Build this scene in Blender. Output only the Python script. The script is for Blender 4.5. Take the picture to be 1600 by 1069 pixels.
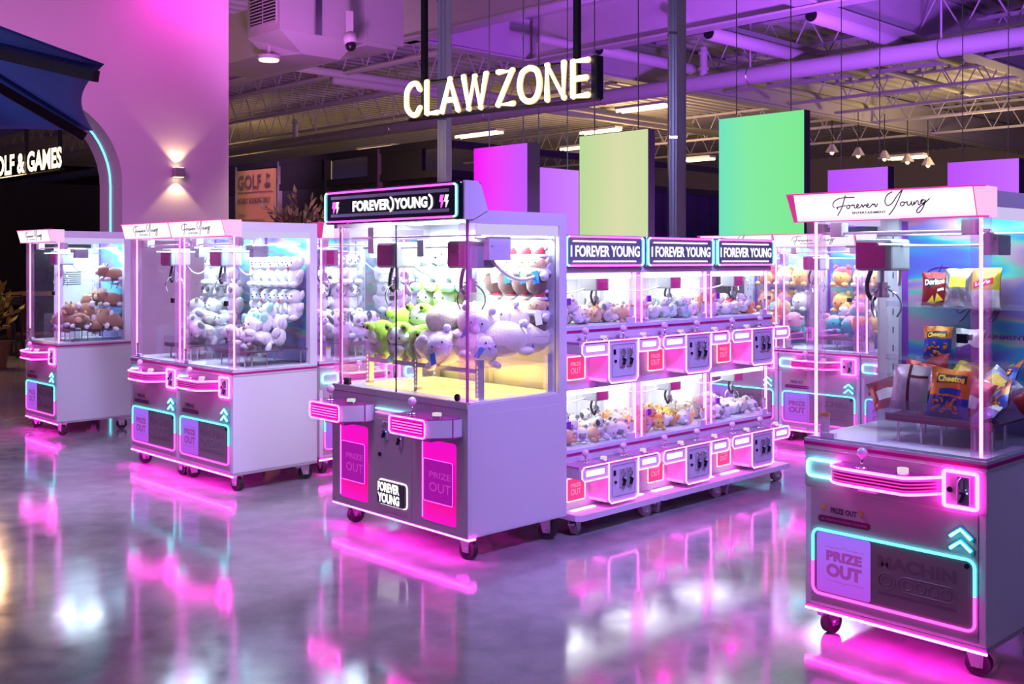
import bpy, bmesh, math, random
from mathutils import Vector, Matrix, noise
random.seed(7)
for o in list(bpy.data.objects):
    bpy.data.objects.remove(o)
SC = bpy.context.scene
COL = SC.collection
# ------------------------------------------------------------------ camera, world, exposure
F, YH, CAMZ = 1652.17, 406.7, 1.6
cam = bpy.data.cameras.new('camera')
cam.sensor_fit = 'HORIZONTAL'; cam.sensor_width = 36.0
cam.lens = F / 1600 * 36.0
cam.shift_y = (YH - 534.5) / 1600.0
cam.clip_end = 200
camo = bpy.data.objects.new('camera', cam); COL.objects.link(camo)
camo.location = (0, 0, CAMZ); camo.rotation_euler = (math.pi / 2, 0, 0)
SC.camera = camo
SC.view_settings.view_transform = 'Standard'; SC.view_settings.look = 'None'
SC.view_settings.exposure = 0.0; SC.view_settings.gamma = 1.0
SC.view_settings.use_curve_mapping = False
SC.cycles.transparent_max_bounces = 28
SC.cycles.max_bounces = 4
SC.cycles.diffuse_bounces = 2
SC.cycles.glossy_bounces = 3
SC.cycles.use_adaptive_sampling = True
SC.cycles.adaptive_threshold = .12
SC.cycles.adaptive_min_samples = 16
SC.cycles.use_denoising = True
SC.cycles.sample_clamp_indirect = 10.0
SC.cycles.caustics_reflective = False
SC.cycles.caustics_refractive = False
wd = bpy.data.worlds.new('world'); SC.world = wd; wd.use_nodes = True
wd.node_tree.nodes['Background'].inputs[0].default_value = (.16, .10, .40, 1)
wd.node_tree.nodes['Background'].inputs[1].default_value = .34


def light(name, kind, loc, target, power, color, size=.5, spot=60, blend=.5, parent=None, sizey=None):
    l = bpy.data.lights.new(name, kind); l.energy = power; l.color = color
    if kind == 'AREA':
        l.shape = 'RECTANGLE' if sizey else 'DISK'; l.size = size
        if sizey: l.size_y = sizey
    elif kind == 'SPOT':
        l.spot_size = math.radians(spot); l.spot_blend = blend; l.shadow_soft_size = size
    else:
        l.shadow_soft_size = size
    o = bpy.data.objects.new(name, l); COL.objects.link(o)
    o.location = loc
    if target is not None:
        o.rotation_euler = (Vector(target) - Vector(loc)).to_track_quat('-Z', 'Y').to_euler()
    if parent: o.parent = parent; KIDS.setdefault(parent.name, []).append(o)
    return o


KIDS = {}
# lamps out of view: added hall and ceiling fill, plus the magenta wall washer
light('hall_fill', 'SPOT', (1.75, 3.1, 4.5), (1.1, 6.9, .6), 1250, (.42, .28, 1.0), .35, 64, .8)
light('hall_fill', 'SPOT', (-.9, 4.6, 4.3), (-2.9, 8.9, .6), 860, (.56, .45, 1.0), .35, 52, .7)
light('hall_fill', 'AREA', (-2.6, 4.6, 5.6), (-2.4, 6.0, 0), 120, (.64, .46, 1.0), .9)
light('hall_fill', 'AREA', (5.6, 1.6, 4.6), (2.3, 4.3, .6), 55, (.42, .40, 1.0), .6)
light('wall_flood', 'SPOT', (-3.58, 12.23, 5.2), (-3.80, 12.45, 4.2), 75, (1, .0, .62), .1, 150, 1)
light('wall_flood', 'SPOT', (-4.0, 7.6, 4.6), (-4.4, 12.0, 2.6), 330, (.95, .13, .72), .4, 90, 1)  # added fill that lifts the rest of the wall
light('ceiling_fill', 'SPOT', (4.3, 13.4, 2.6), (3.4, 18.5, 6.6), 2700, (.50, .09, 1), .3, 120, 1)  # added unseen uplight that turns the roof violet
light('ceiling_fill', 'SPOT', (-2.2, 11.2, 3.0), (-1.6, 15.0, 6.8), 420, (.80, .22, .9), .3, 110, 1)
light('ceiling_fill', 'SPOT', (6.5, 11.5, 2.6), (9.0, 19.0, 6.5), 2400, (.42, .14, 1), .3, 120, 1)


# ------------------------------------------------------------------ helpers
def at(px, py, d):
    return Vector(((px - 800) / F * d, d, CAMZ - (py - YH) / F * d))


def ang(deg):
    t = math.radians(deg); return Vector((math.cos(t), math.sin(t), 0)), Vector((-math.sin(t), math.cos(t), 0))


E2v = Vector((.719, .695, 0)); E1v = Vector((-.695, .719, 0))


def G(a, b, z=0):
    v = E1v * a + E2v * b; v.z = z; return v


_ico = {}


def ico(sub):
    if sub not in _ico:
        bm = bmesh.new(); bmesh.ops.create_icosphere(bm, subdivisions=sub, radius=1)
        _ico[sub] = ([v.co.copy() for v in bm.verts], [tuple(v.index for v in f.verts) for f in bm.faces]); bm.free()
    return _ico[sub]


class MB:
    def __init__(s): s.v = []; s.f = []; s.m = []; s.cur = 0

    def add(s, vs, fs):
        n = len(s.v); s.v += [tuple(v) for v in vs]; s.f += [tuple(i + n for i in f) for f in fs]; s.m += [s.cur] * len(fs); return s

    def box(s, x0, x1, y0, y1, z0, z1, b=0):
        if b <= 0:
            vs = [(x, y, z) for x in (x0, x1) for y in (y0, y1) for z in (z0, z1)]
            return s.add(vs, [(0, 1, 3, 2), (4, 6, 7, 5), (0, 4, 5, 1), (2, 3, 7, 6), (0, 2, 6, 4), (1, 5, 7, 3)])
        bm = bmesh.new(); bmesh.ops.create_cube(bm, size=1)
        for v in bm.verts:
            v.co = ((x0 + x1) / 2 + v.co.x * (x1 - x0), (y0 + y1) / 2 + v.co.y * (y1 - y0), (z0 + z1) / 2 + v.co.z * (z1 - z0))
        bmesh.ops.bevel(bm, geom=list(bm.edges), offset=b, segments=2, profile=.5, affect='EDGES')
        bm.verts.index_update()
        s.add([v.co for v in bm.verts], [tuple(v.index for v in f.verts) for f in bm.faces]); bm.free(); return s

    def obox(s, c, ux, uy, uz, hx, hy, hz):
        c, ux, uy, uz = Vector(c), Vector(ux), Vector(uy), Vector(uz)
        vs = [c + ux * (hx * i) + uy * (hy * j) + uz * (hz * k) for i in (-1, 1) for j in (-1, 1) for k in (-1, 1)]
        return s.add(vs, [(0, 1, 3, 2), (4, 6, 7, 5), (0, 4, 5, 1), (2, 3, 7, 6), (0, 2, 6, 4), (1, 5, 7, 3)])

    def tube(s, pts, r, n=6, closed=False, flat=None):
        pts = [Vector(p) for p in pts]; m = len(pts); rings = []
        t0 = (pts[1] - pts[0]).normalized()
        up = Vector((0, 0, 1)) if abs(t0.z) < .9 else Vector((0, 1, 0))
        nn = (up - t0 * up.dot(t0)).normalized()
        for i, p in enumerate(pts):
            if closed: t = (pts[(i + 1) % m] - pts[i - 1])
            else: t = pts[min(i + 1, m - 1)] - pts[max(i - 1, 0)]
            if t.length < 1e-9: t = t0
            t.normalize(); nn = nn - t * nn.dot(t)
            if nn.length < 1e-6: nn = t.orthogonal()
            nn.normalize(); bb = t.cross(nn); rr = r[i] if isinstance(r, (list, tuple)) else r
            rings.append([p + (nn * math.cos(2 * math.pi * k / n) + bb * math.sin(2 * math.pi * k / n)) * rr for k in range(n)])
        vs = [v for g in rings for v in g]
        if flat:  # squash along one axis about the path plane
            ax, val, k = flat
            vs = [Vector([val + (c - val) * k if i == ax else c for i, c in enumerate(v)]) for v in vs]
        fs = []
        for i in range(m if closed else m - 1):
            a, b2 = i * n, ((i + 1) % m) * n
            for k in range(n):
                fs.append((a + k, a + (k + 1) % n, b2 + (k + 1) % n, b2 + k))
        if not closed:
            fs.append(tuple(range(n - 1, -1, -1))); fs.append(tuple((m - 1) * n + k for k in range(n)))
        return s.add(vs, fs)

    def cyl(s, p0, p1, r0, r1=None, n=16):
        return s.tube([p0, p1], [r0, r0 if r1 is None else r1], n)

    def ell(s, c, r, sub=2, rot=None, fluff=0, seed=0):
        vs, fs = ico(sub); c = Vector(c); r = Vector(r) if not isinstance(r, (int, float)) else Vector((r, r, r)); out = []
        M = rot if rot is not None else Matrix.Identity(3)
        for v in vs:
            k = 1 + (fluff * noise.noise(v * 2.3 + Vector((seed, seed * 1.7, 3))) if fluff else 0)
            out.append(c + M @ Vector((v.x * r.x * k, v.y * r.y * k, v.z * r.z * k)))
        return s.add(out, fs)

    def prism(s, poly, y0, y1):
        """poly: list of (x,z) counter-clockwise seen from the front (-y)."""
        n = len(poly); vs = [(x, y0, z) for x, z in poly] + [(x, y1, z) for x, z in poly]
        fs = [tuple(range(n)), tuple(range(2 * n - 1, n - 1, -1))]
        fs += [(i, n + i, n + (i + 1) % n, (i + 1) % n) for i in range(n)]
        return s.add(vs, fs)

    def hprism(s, poly, z0, z1):
        n = len(poly); vs = [(x, y, z0) for x, y in poly] + [(x, y, z1) for x, y in poly]
        fs = [tuple(range(n - 1, -1, -1)), tuple(range(n, 2 * n))] + [(i, (i + 1) % n, n + (i + 1) % n, n + i) for i in range(n)]
        return s.add(vs, fs)

    def build(s, name, mat, parent=None, smooth=False, fix=True):
        me = bpy.data.meshes.new(name); me.from_pydata(s.v, [], s.f)
        if fix:
            bm = bmesh.new(); bm.from_mesh(me); bmesh.ops.recalc_face_normals(bm, faces=bm.faces); bm.to_mesh(me); bm.free()
        for m in (mat if isinstance(mat, (list, tuple)) else [mat]): me.materials.append(m)
        if any(s.m): me.polygons.foreach_set('material_index', s.m)
        if smooth: me.polygons.foreach_set('use_smooth', [True] * len(me.polygons))
        return link(name, me, parent)


def link(name, data, parent=None):
    o = bpy.data.objects.new(name, data); COL.objects.link(o)
    if parent: o.parent = parent; KIDS.setdefault(parent.name, []).append(o)
    return o


def tag(o, label=None, cat=None, group=None, kind=None):
    if label: o['label'] = label
    if cat: o['category'] = cat
    if group: o['group'] = group
    if kind: o['kind'] = kind
    return o


def empty(name, loc, rz=0):
    o = bpy.data.objects.new(name, None); COL.objects.link(o); o.empty_display_size = .1
    o.location = loc; o.rotation_euler = (0, 0, math.radians(rz)); return o


def copy_tree(o, parent=None):
    c = o.copy(); COL.objects.link(c)
    if parent: c.parent = parent
    for ch in KIDS.get(o.name, ()): copy_tree(ch, c)
    return c



def rrect(x0, x1, z0, z1, r, y=0, k=5, corners=(1, 1, 1, 1)):
    """rounded rectangle path in the x/z plane starting bottom-left going ccw (bl, br, tr, tl)"""
    out = []
    for (cx, cz, a0), on in zip(((x0 + r, z0 + r, 180), (x1 - r, z0 + r, 270), (x1 - r, z1 - r, 0), (x0 + r, z1 - r, 90)), corners):
        if on:
            for i in range(k + 1):
                a = math.radians(a0 + 90 * i / k); out.append(Vector((cx + r * math.cos(a), y, cz + r * math.sin(a))))
        else:
            out.append(Vector((x0 if a0 in (180, 90) else x1, y, z0 if a0 in (180, 270) else z1)))
    return out


def smooth(pts, k=4):
    """catmull-rom through 2d or 3d points"""
    P = [Vector(p if len(p) == 3 else (p[0], p[1], 0)) for p in pts]; out = []
    for i in range(len(P) - 1):
        a, b, c, d = P[max(i - 1, 0)], P[i], P[i + 1], P[min(i + 2, len(P) - 1)]
        for j in range(k):
            t = j / k; out.append(.5 * ((2 * b) + (c - a) * t + (2 * a - 5 * b + 4 * c - d) * t * t + (3 * b - a - 3 * c + d) * t ** 3))
    out.append(P[-1]); return out


# ------------------------------------------------------------------ materials
def newmat(name):
    m = bpy.data.materials.new(name); m.use_nodes = True; nt = m.node_tree
    return m, nt, nt.nodes['Principled BSDF']


def mat(name, col, rough=.5, metal=0, spec=None, noise_amt=0, scale=8, bump=0, bscale=60, sheen=0, coat=0):
    m, nt, b = newmat(name)
    b.inputs['Base Color'].default_value = (*col, 1); b.inputs['Roughness'].default_value = rough; b.inputs['Metallic'].default_value = metal
    if spec is not None: b.inputs['Specular IOR Level'].default_value = spec
    if sheen: b.inputs['Sheen Weight'].default_value = sheen
    if coat: b.inputs['Coat Weight'].default_value = coat; b.inputs['Coat Roughness'].default_value = .08
    if noise_amt or bump:
        tc = nt.nodes.new('ShaderNodeTexCoord')
    if noise_amt:
        n = nt.nodes.new('ShaderNodeTexNoise'); n.inputs['Scale'].default_value = scale; n.inputs['Detail'].default_value = 4
        r = nt.nodes.new('ShaderNodeMix'); r.data_type = 'RGBA'; r.blend_type = 'MULTIPLY'
        r.inputs['Factor'].default_value = noise_amt; r.inputs['A'].default_value = (*col, 1)
        nt.links.new(tc.outputs['Object'], n.inputs['Vector']); nt.links.new(n.outputs['Fac'], r.inputs['B'])
        nt.links.new(r.outputs['Result'], b.inputs['Base Color'])
    if bump:
        n2 = nt.nodes.new('ShaderNodeTexNoise'); n2.inputs['Scale'].default_value = bscale; n2.inputs['Detail'].default_value = 3
        bp = nt.nodes.new('ShaderNodeBump'); bp.inputs['Strength'].default_value = bump; bp.inputs['Distance'].default_value = .02
        nt.links.new(tc.outputs['Object'], n2.inputs['Vector']); nt.links.new(n2.outputs['Fac'], bp.inputs['Height'])
        nt.links.new(bp.outputs['Normal'], b.inputs['Normal'])
    return m


def emit(name, col, s, sampling=True):
    m, nt, b = newmat(name); b.inputs['Base Color'].default_value = (.02, .02, .02, 1)
    b.inputs['Emission Color'].default_value = (*col, 1); b.inputs['Emission Strength'].default_value = s
    b.inputs['Roughness'].default_value = .4
    if not sampling: m.cycles.emission_sampling = 'NONE'
    return m


def glass(name, tint=(1, 1, 1), refl=1.0, rough=.0, film=0.0):
    m, nt, b = newmat(name); nt.nodes.remove(b); out = nt.nodes['Material Output']
    t = nt.nodes.new('ShaderNodeBsdfTransparent'); t.inputs[0].default_value = (*tint, 1)
    g = nt.nodes.new('ShaderNodeBsdfGlossy'); g.inputs['Roughness'].default_value = rough; g.inputs['Color'].default_value = (refl, refl, refl, 1)
    lw = nt.nodes.new('ShaderNodeLayerWeight'); lw.inputs['Blend'].default_value = .5
    pw = nt.nodes.new('ShaderNodeMath'); pw.operation = 'POWER'; pw.inputs[1].default_value = 5
    fr = nt.nodes.new('ShaderNodeMath'); fr.operation = 'MULTIPLY_ADD'; fr.inputs[1].default_value = .5; fr.inputs[2].default_value = .018
    nt.links.new(lw.outputs['Facing'], pw.inputs[0]); nt.links.new(pw.outputs[0], fr.inputs[0])
    mx = nt.nodes.new('ShaderNodeMixShader')
    nt.links.new(fr.outputs[0], mx.inputs[0]); nt.links.new(t.outputs[0], mx.inputs[1]); nt.links.new(g.outputs[0], mx.inputs[2])
    last = mx
    if film:
        d = nt.nodes.new('ShaderNodeBsdfDiffuse'); d.inputs[0].default_value = (.9, .9, .95, 1)
        m2 = nt.nodes.new('ShaderNodeMixShader'); m2.inputs[0].default_value = film
        nt.links.new(mx.outputs[0], m2.inputs[1]); nt.links.new(d.outputs[0], m2.inputs[2]); last = m2
    nt.links.new(last.outputs[0], out.inputs[0]); return m


PAINT = mat('white_paint', (.72, .68, .74), .32, spec=.5)
PAINT2 = mat('lilac_paint', (.72, .66, .80), .38, spec=.5)
PANEL = mat('dimmed_front_paint', (.44, .38, .42), .45)  # front paint greyed further to carry the weaker light on the fronts
INNER = mat('inner_white', (.80, .86, .92), .35)
CHROME = mat('chrome', (.85, .83, .88), .12, 1)
STEEL = mat('brushed_steel', (.62, .62, .66), .32, 1)
ALU = mat('slotted_steel', (.55, .53, .62), .4, .6)
BLACK = mat('black_plastic', (.012, .012, .016), .35)
RUBBER = mat('black_rubber', (.015, .015, .018), .7)
GREYRUB = mat('pink_grey_rubber', (.42, .33, .38), .6)
DARKGLASS = mat('dark_glass_shelf', (.10, .06, .09), .12, spec=.6)
MAG = mat('magenta_plate', (.55, .01, .26), .3)
MAGSTRIP = mat('magenta_trim_and_reflection', (.45, .0, .20), .35)
BALL = mat('joystick_ball', (.75, .62, .78), .25, coat=.5)
LOCK = mat('lock_black', (.03, .03, .05), .25, .6)
INK = mat('plum_ink', (.13, .008, .11), .5)
INKDARK = mat('dark_print', (.10, .06, .11), .5)
PILL = mat('plum_pill', (.17, .008, .09), .4)
YELLOW = mat('yellow_print', (.75, .45, .03), .5)
DOORDARK = mat('prize_door_dark', (.26, .19, .22), .3)
OUTLINE = mat('door_outline_print', (.19, .13, .165), .4)
STICK = mat('instruction_sticker', (.78, .78, .80), .5)
TEALACR = mat('teal_acrylic', (.0, .32, .42), .2)
PINKACR = mat('pink_acrylic', (.8, .12, .55), .2)
BLUETAG = mat('blue_tag', (.02, .20, .60), .4)
CABLEW = mat('white_hose', (.72, .72, .76), .4)
GLASS = glass('pane_glass', (.985, .985, .99), 1, 0, .012)
ACR = glass('clear_acrylic', (.93, .92, .96), 1, .03, .05)
ACRP = glass('post_acrylic', (.94, .82, .94), 1, .05, .08)
NEONHI = emit('neon_pink_bright', (1, .035, .66), 22)
NEONBASE = emit('neon_base', (1, .012, .66), 85)
NEONMID = emit('neon_pink_mid', (1, .06, .70), 6)
NEONLO = emit('neon_pink_soft', (1, .06, .76), 3.4)
NEONPOST = emit('neon_post', (1, .17, .82), 7)
TEALLO = emit('neon_teal_soft', (.09, .76, .86), 3.2)
TEALHI = emit('neon_teal_bright', (.14, .92, 1), 5.5)
WHITEHI = emit('neon_white', (1, .80, 1), 2)
LEDWHITE = emit('led_white', (.86, .94, 1), 3)
LEDSTRIP = emit('led_strip_lilac', (.72, .62, 1), .85)
INKPINK = emit('backlit_ink', (.36, .05, .42), .8)
YELLOWLED = emit('yellow_led_panel', (1, .66, .16), 2.3)
SIGNW = emit('sign_white', (1, .98, 1), 1.5)
SIGNFACE = emit('sign_face', (1, .90, .66), 5)
SIGNHALO = emit('sign_halo', (1, .62, .20), 1.3)
SIGNWARM2 = emit('sign_warm_small', (1, .78, .42), 3)
BAYPINK = emit('bay_pink_glow', (1, .0, .42), .95)
REDLIT = emit('backlit_red_panel', (1, .04, .22), 1.0)
PINKPNL = emit('lit_magenta_panel', (.42, .0, .40), .85)
BLUELED = emit('blue_led', (.2, .3, 1), 3)
TUBEW = emit('fluorescent_tube', (1, .76, .36), 6)
CYANLED = emit('arch_led', (.12, .85, 1), 2.6)
GREENLED = emit('green_led', (.05, 1, .3), 1.5)
REDINF = emit('red_outline', (1, .35, .30), 1.6)


def gradient_emit(name, stops, s, axis=2, lo=0, hi=1, wob=0):
    m, nt, b = newmat(name); tc = nt.nodes.new('ShaderNodeTexCoord'); sp = nt.nodes.new('ShaderNodeSeparateXYZ')
    mr = nt.nodes.new('ShaderNodeMapRange'); mr.inputs[1].default_value = lo; mr.inputs[2].default_value = hi
    cr = nt.nodes.new('ShaderNodeValToRGB')
    nt.links.new(tc.outputs['Object'], sp.inputs[0]); nt.links.new(sp.outputs[axis], mr.inputs[0]); nt.links.new(mr.outputs[0], cr.inputs[0])
    e = cr.color_ramp.elements
    while len(e) < len(stops): e.new(.5)
    for k, (p, c) in enumerate(stops): e[k].position = p; e[k].color = (*c, 1)
    b.inputs['Base Color'].default_value = (.02, .02, .02, 1); b.inputs['Roughness'].default_value = .5
    nt.links.new(cr.outputs[0], b.inputs['Emission Color']); b.inputs['Emission Strength'].default_value = s
    return m


HEADER = gradient_emit('header_lightbox', [(0, (1, .72, .95)), (.25, (1, .93, 1)), (.8, (1, .93, 1)), (1, (1, .70, .95))], 1.12, 2, 1.765, 1.88)
PURPLEPNL = gradient_emit('prize_out_panel', [(0, (.52, .08, .85)), (1, (.36, .16, 1))], .9, 2, .19, .45)


def holo(name):
    m, nt, b = newmat(name); tc = nt.nodes.new('ShaderNodeTexCoord')
    mp = nt.nodes.new('ShaderNodeMapping'); mp.inputs['Scale'].default_value = (.7, 1, 2.6)
    n = nt.nodes.new('ShaderNodeTexNoise'); n.inputs['Scale'].default_value = 2.0; n.inputs['Detail'].default_value = 2; n.inputs['Distortion'].default_value = .7
    cr = nt.nodes.new('ShaderNodeValToRGB'); e = cr.color_ramp.elements
    stops = [(.2, (.10, .12, .55)), (.36, (.16, .22, .85)), (.45, (.05, .55, .80)), (.50, (.25, .80, .60)), (.55, (.75, .45, .65)), (.62, (.35, .30, .80)), (.8, (.30, .36, .62))]
    while len(e) < len(stops): e.new(.5)
    for k, (p, c) in enumerate(stops): e[k].position = p; e[k].color = (*c, 1)
    nt.links.new(tc.outputs['Object'], mp.inputs[0]); nt.links.new(mp.outputs[0], n.inputs['Vector']); nt.links.new(n.outputs['Fac'], cr.inputs[0])
    nt.links.new(cr.outputs[0], b.inputs['Base Color']); b.inputs['Roughness'].default_value = .28; b.inputs['Metallic'].default_value = .45
    return m


HOLO = holo('holographic_film')


def concrete():
    m, nt, b = newmat('polished_concrete'); tc = nt.nodes.new('ShaderNodeTexCoord')
    def nz(scale, det=6, dist=0):
        n = nt.nodes.new('ShaderNodeTexNoise'); n.inputs['Scale'].default_value = scale; n.inputs['Detail'].default_value = det; n.inputs['Distortion'].default_value = dist
        nt.links.new(tc.outputs['Object'], n.inputs['Vector']); return n
    n1, n2, n3 = nz(.9, 5, .6), nz(7, 8), nz(160, 2)
    cr = nt.nodes.new('ShaderNodeValToRGB'); cr.color_ramp.elements[0].position = .32; cr.color_ramp.elements[0].color = (.24, .23, .25, 1)
    cr.color_ramp.elements[1].position = .7; cr.color_ramp.elements[1].color = (.40, .385, .41, 1)
    mx = nt.nodes.new('ShaderNodeMix'); mx.data_type = 'RGBA'; mx.blend_type = 'OVERLAY'; mx.inputs['Factor'].default_value = .35
    nt.links.new(n1.outputs['Fac'], cr.inputs[0]); nt.links.new(cr.outputs[0], mx.inputs['A']); nt.links.new(n2.outputs['Fac'], mx.inputs['B'])
    sp = nt.nodes.new('ShaderNodeValToRGB'); sp.color_ramp.elements[0].position = .27; sp.color_ramp.elements[0].color = (.25, .25, .25, 1)
    sp.color_ramp.elements[1].position = .36; sp.color_ramp.elements[1].color = (1, 1, 1, 1)
    nt.links.new(n3.outputs['Fac'], sp.inputs[0])
    m2 = nt.nodes.new('ShaderNodeMix'); m2.data_type = 'RGBA'; m2.blend_type = 'MULTIPLY'; m2.inputs['Factor'].default_value = .8
    nt.links.new(mx.outputs['Result'], m2.inputs['A']); nt.links.new(sp.outputs[0], m2.inputs['B']); nt.links.new(m2.outputs['Result'], b.inputs['Base Color'])
    rr = nt.nodes.new('ShaderNodeMapRange'); rr.inputs[1].default_value = .3; rr.inputs[2].default_value = .7; rr.inputs[3].default_value = .08; rr.inputs[4].default_value = .145
    nt.links.new(n2.outputs['Fac'], rr.inputs[0]); nt.links.new(rr.outputs[0], b.inputs['Roughness'])
    b.inputs['Specular IOR Level'].default_value = .85
    bp = nt.nodes.new('ShaderNodeBump'); bp.inputs['Strength'].default_value = .018; bp.inputs['Distance'].default_value = .01
    nt.links.new(n2.outputs['Fac'], bp.inputs['Height']); nt.links.new(bp.outputs['Normal'], b.inputs['Normal'])
    return m


FLOORM = concrete()
WALLM = mat('wall_paint', (.78, .74, .78), .6, bump=.03, bscale=120)
CEILM = mat('ceiling_paint', (.62, .58, .64), .6)
DECKM = mat('roof_deck', (.50, .47, .52), .55)
CURTAIN = mat('black_drape', (.010, .010, .022), .9)
BLUECAN = mat('blue_canvas', (.07, .12, .40), .85, bump=.2, bscale=200)
WOODD = mat('dark_wood', (.07, .018, .014), .5, noise_amt=.5, scale=12)
WOODB = mat('brown_wood', (.22, .10, .05), .5, noise_amt=.5, scale=10)
ORANGEB = mat('plywood_board', (.58, .30, .19), .6, noise_amt=.2, scale=6)
LEAF = mat('dusty_leaf', (.16, .13, .07), .6)
LEAFY = mat('yellow_leaf', (.28, .26, .03), .6)

# ------------------------------------------------------------------ texts (built first: each is a flat mesh in the x/z plane)
TX = {}


def text(s, bold=0, extrude=.0):
    k = (s, bold, extrude)
    if k not in TX:
        cu = bpy.data.curves.new('t', 'FONT'); cu.body = s; cu.size = 1; cu.offset = bold; cu.extrude = extrude; cu.resolution_u = 3
        o = bpy.data.objects.new('t', cu); COL.objects.link(o); bpy.context.view_layer.update()
        me = bpy.data.meshes.new_from_object(o.evaluated_get(bpy.context.evaluated_depsgraph_get()))
        vs = [v.co.copy() for v in me.vertices]; fs = [tuple(p.vertices) for p in me.polygons]
        bpy.data.objects.remove(o); bpy.data.meshes.remove(me)
        x0 = min(v.x for v in vs); x1 = max(v.x for v in vs); y0 = min(v.y for v in vs); y1 = max(v.y for v in vs)
        TX[k] = ([Vector(((v.x - x0) / (x1 - x0), -v.z, (v.y - y0) / (y1 - y0))) for v in vs], fs)
    return TX[k]


def put_text(mb, s, x0, x1, z0, z1, y, bold=.03, extrude=0, sh=0):
    vs, fs = text(s, bold, extrude)
    return mb.add([Vector((x0 + v.x * (x1 - x0) + sh * v.z, y + v.y, z0 + v.z * (z1 - z0))) for v in vs], fs)


for _s, _b in (('ENTERTAINMENT', .03), ('PRIZE OUT', .05), ('PRIZE', .06), ('OUT', .06), ('FOREVER YOUNG', .04), ('FOREVER', .05), ('YOUNG', .05), ('MACHIN', .05), ('I FOREVER YOUNG', .02), ('GOLF & GAMES', .035), ('GOLF', .02), ('HOURLY BOOKING ONLY', .03), ('Online', .0), ('www.foreveryoungparty.ca', .01),
               ('PAY ATTENTION TO PINCHING YOUR HANDS', .02), ('HOW TO PLAY', .02), ('Doritos', .05), ('Cheetos', .05), ("Lay's", .05), ('RUFFLES', .05)): text(_s, _b)

STROKES = [
    [(275, 112), (180, 114), (100, 108), (40, 85), (10, 55), (5, 30), (20, 12)], [(172, 138), (140, 70), (105, 0), (45, -78)],
    [(45, 14), (62, -8), (48, 10), (95, 18), (160, 28)],
    [(190, 30), (172, 22), (168, 4), (184, -6), (204, 8), (206, 28), (190, 30), (215, 22), (238, 30)],
    [(236, 38), (242, 24), (262, 32), (258, 4), (272, -2), (290, 8), (312, 26), (300, 36), (288, 18), (296, -4), (330, 6), (352, 32), (358, 2), (388, 30), (402, 10),
     (430, 28), (418, 38), (406, 18), (414, -2), (448, 8), (478, 36), (482, 24), (502, 32), (500, 6), (516, 8), (535, 38)],
    [(715, 152), (655, 122), (622, 70), (624, 28), (652, 10), (705, 42), (765, 112), (828, 168)], [(828, 168), (768, 62), (706, -28), (645, -88)],
    [(815, 42), (792, 32), (786, 10), (804, 0), (828, 16), (830, 38), (815, 42), (842, 34), (866, 44)],
    [(866, 44), (862, 14), (880, 4), (906, 28), (914, 46), (908, 10), (926, 8), (940, 40), (940, 10), (968, 46), (984, 40), (982, 10), (1000, 10),
     (1030, 48), (1052, 52), (1028, 56), (1010, 36), (1022, 18), (1050, 30), (1066, 56), (1046, 8), (1006, -52), (968, -76), (954, -56), (990, -18), (1050, 20), (1110, 66)]]


def script(mb, x0, zb, sc, y, r, k=3, only=None):
    for i, st in enumerate(STROKES):
        if only is not None and i not in only: continue
        mb.tube([(x0 + p.x * sc, y, zb + p.y * sc) for p in smooth(st, k)], r, 4)
    return mb


# ------------------------------------------------------------------ the hall
def struct(o): o['kind'] = 'structure'; return o


mb = MB(); mb.add([(-26, -6, 0), (30, -6, 0), (45, 62, 0), (-40, 62, 0), (-26, -6, -.1), (30, -6, -.1), (45, 62, -.1), (-40, 62, -.1)],
                  [(0, 1, 2, 3), (7, 6, 5, 4), (0, 4, 5, 1), (1, 5, 6, 2), (2, 6, 7, 3), (3, 7, 4, 0)])
floor = struct(mb.build('floor', FLOORM))

# roof deck, corrugated, ribs along E2
mb = MB(); prof = []
a0, a1, ZD = -24, 62, 6.9
n = int((a1 - a0) / .42); vs = []; fs = []
for i in range(n + 1):
    a = a0 + i * .42
    for da, dz in ((0, 0), (.17, 0), (.21, .09), (.38, .09)):
        prof.append((a + da, ZD + dz))
for a, z in prof:
    vs.append(G(a, -8, z)); vs.append(G(a, 50, z))
fs = [(2 * i, 2 * i + 1, 2 * i + 3, 2 * i + 2) for i in range(len(prof) - 1)]
mb.add(vs, fs); ceiling = struct(mb.build('ceiling', DECKM))


def ibeam(name, p, q, ztop, h, w, m=CEILM, parent=None):
    p, q = Vector(p), Vector(q); u = (q - p); L = u.length; u.normalize(); s = Vector((-u.y, u.x, 0)); c = (p + q) / 2; k = Vector((0, 0, 1)); mb = MB()
    mb.obox(Vector((c.x, c.y, ztop - h / 2)), u, s, k, L / 2, .02, h / 2 - .03)
    mb.obox(Vector((c.x, c.y, ztop - h + .02)), u, s, k, L / 2, w / 2, .02); mb.obox(Vector((c.x, c.y, ztop - .02)), u, s, k, L / 2, w / 2, .02)
    return mb.build(name, m, parent)


struct(ibeam('trim_1', G(58, 13.0), G(-20, 13.0), 6.88, .98, .36))
struct(ibeam('trim_2', G(16.2, 16.3), G(-20, 16.3), 6.88, .98, .36))
struct(ibeam('trim_3', G(16.35, 13.0), G(16.35, 46), 6.88, .98, .36))
struct(ibeam('trim_4', G(9.5, 13.0), G(9.5, 46), 6.88, .92, .42))
struct(ibeam('trim_5', G(-2.5, 16.5), G(-2.5, 46), 6.88, .8, .36))


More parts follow.
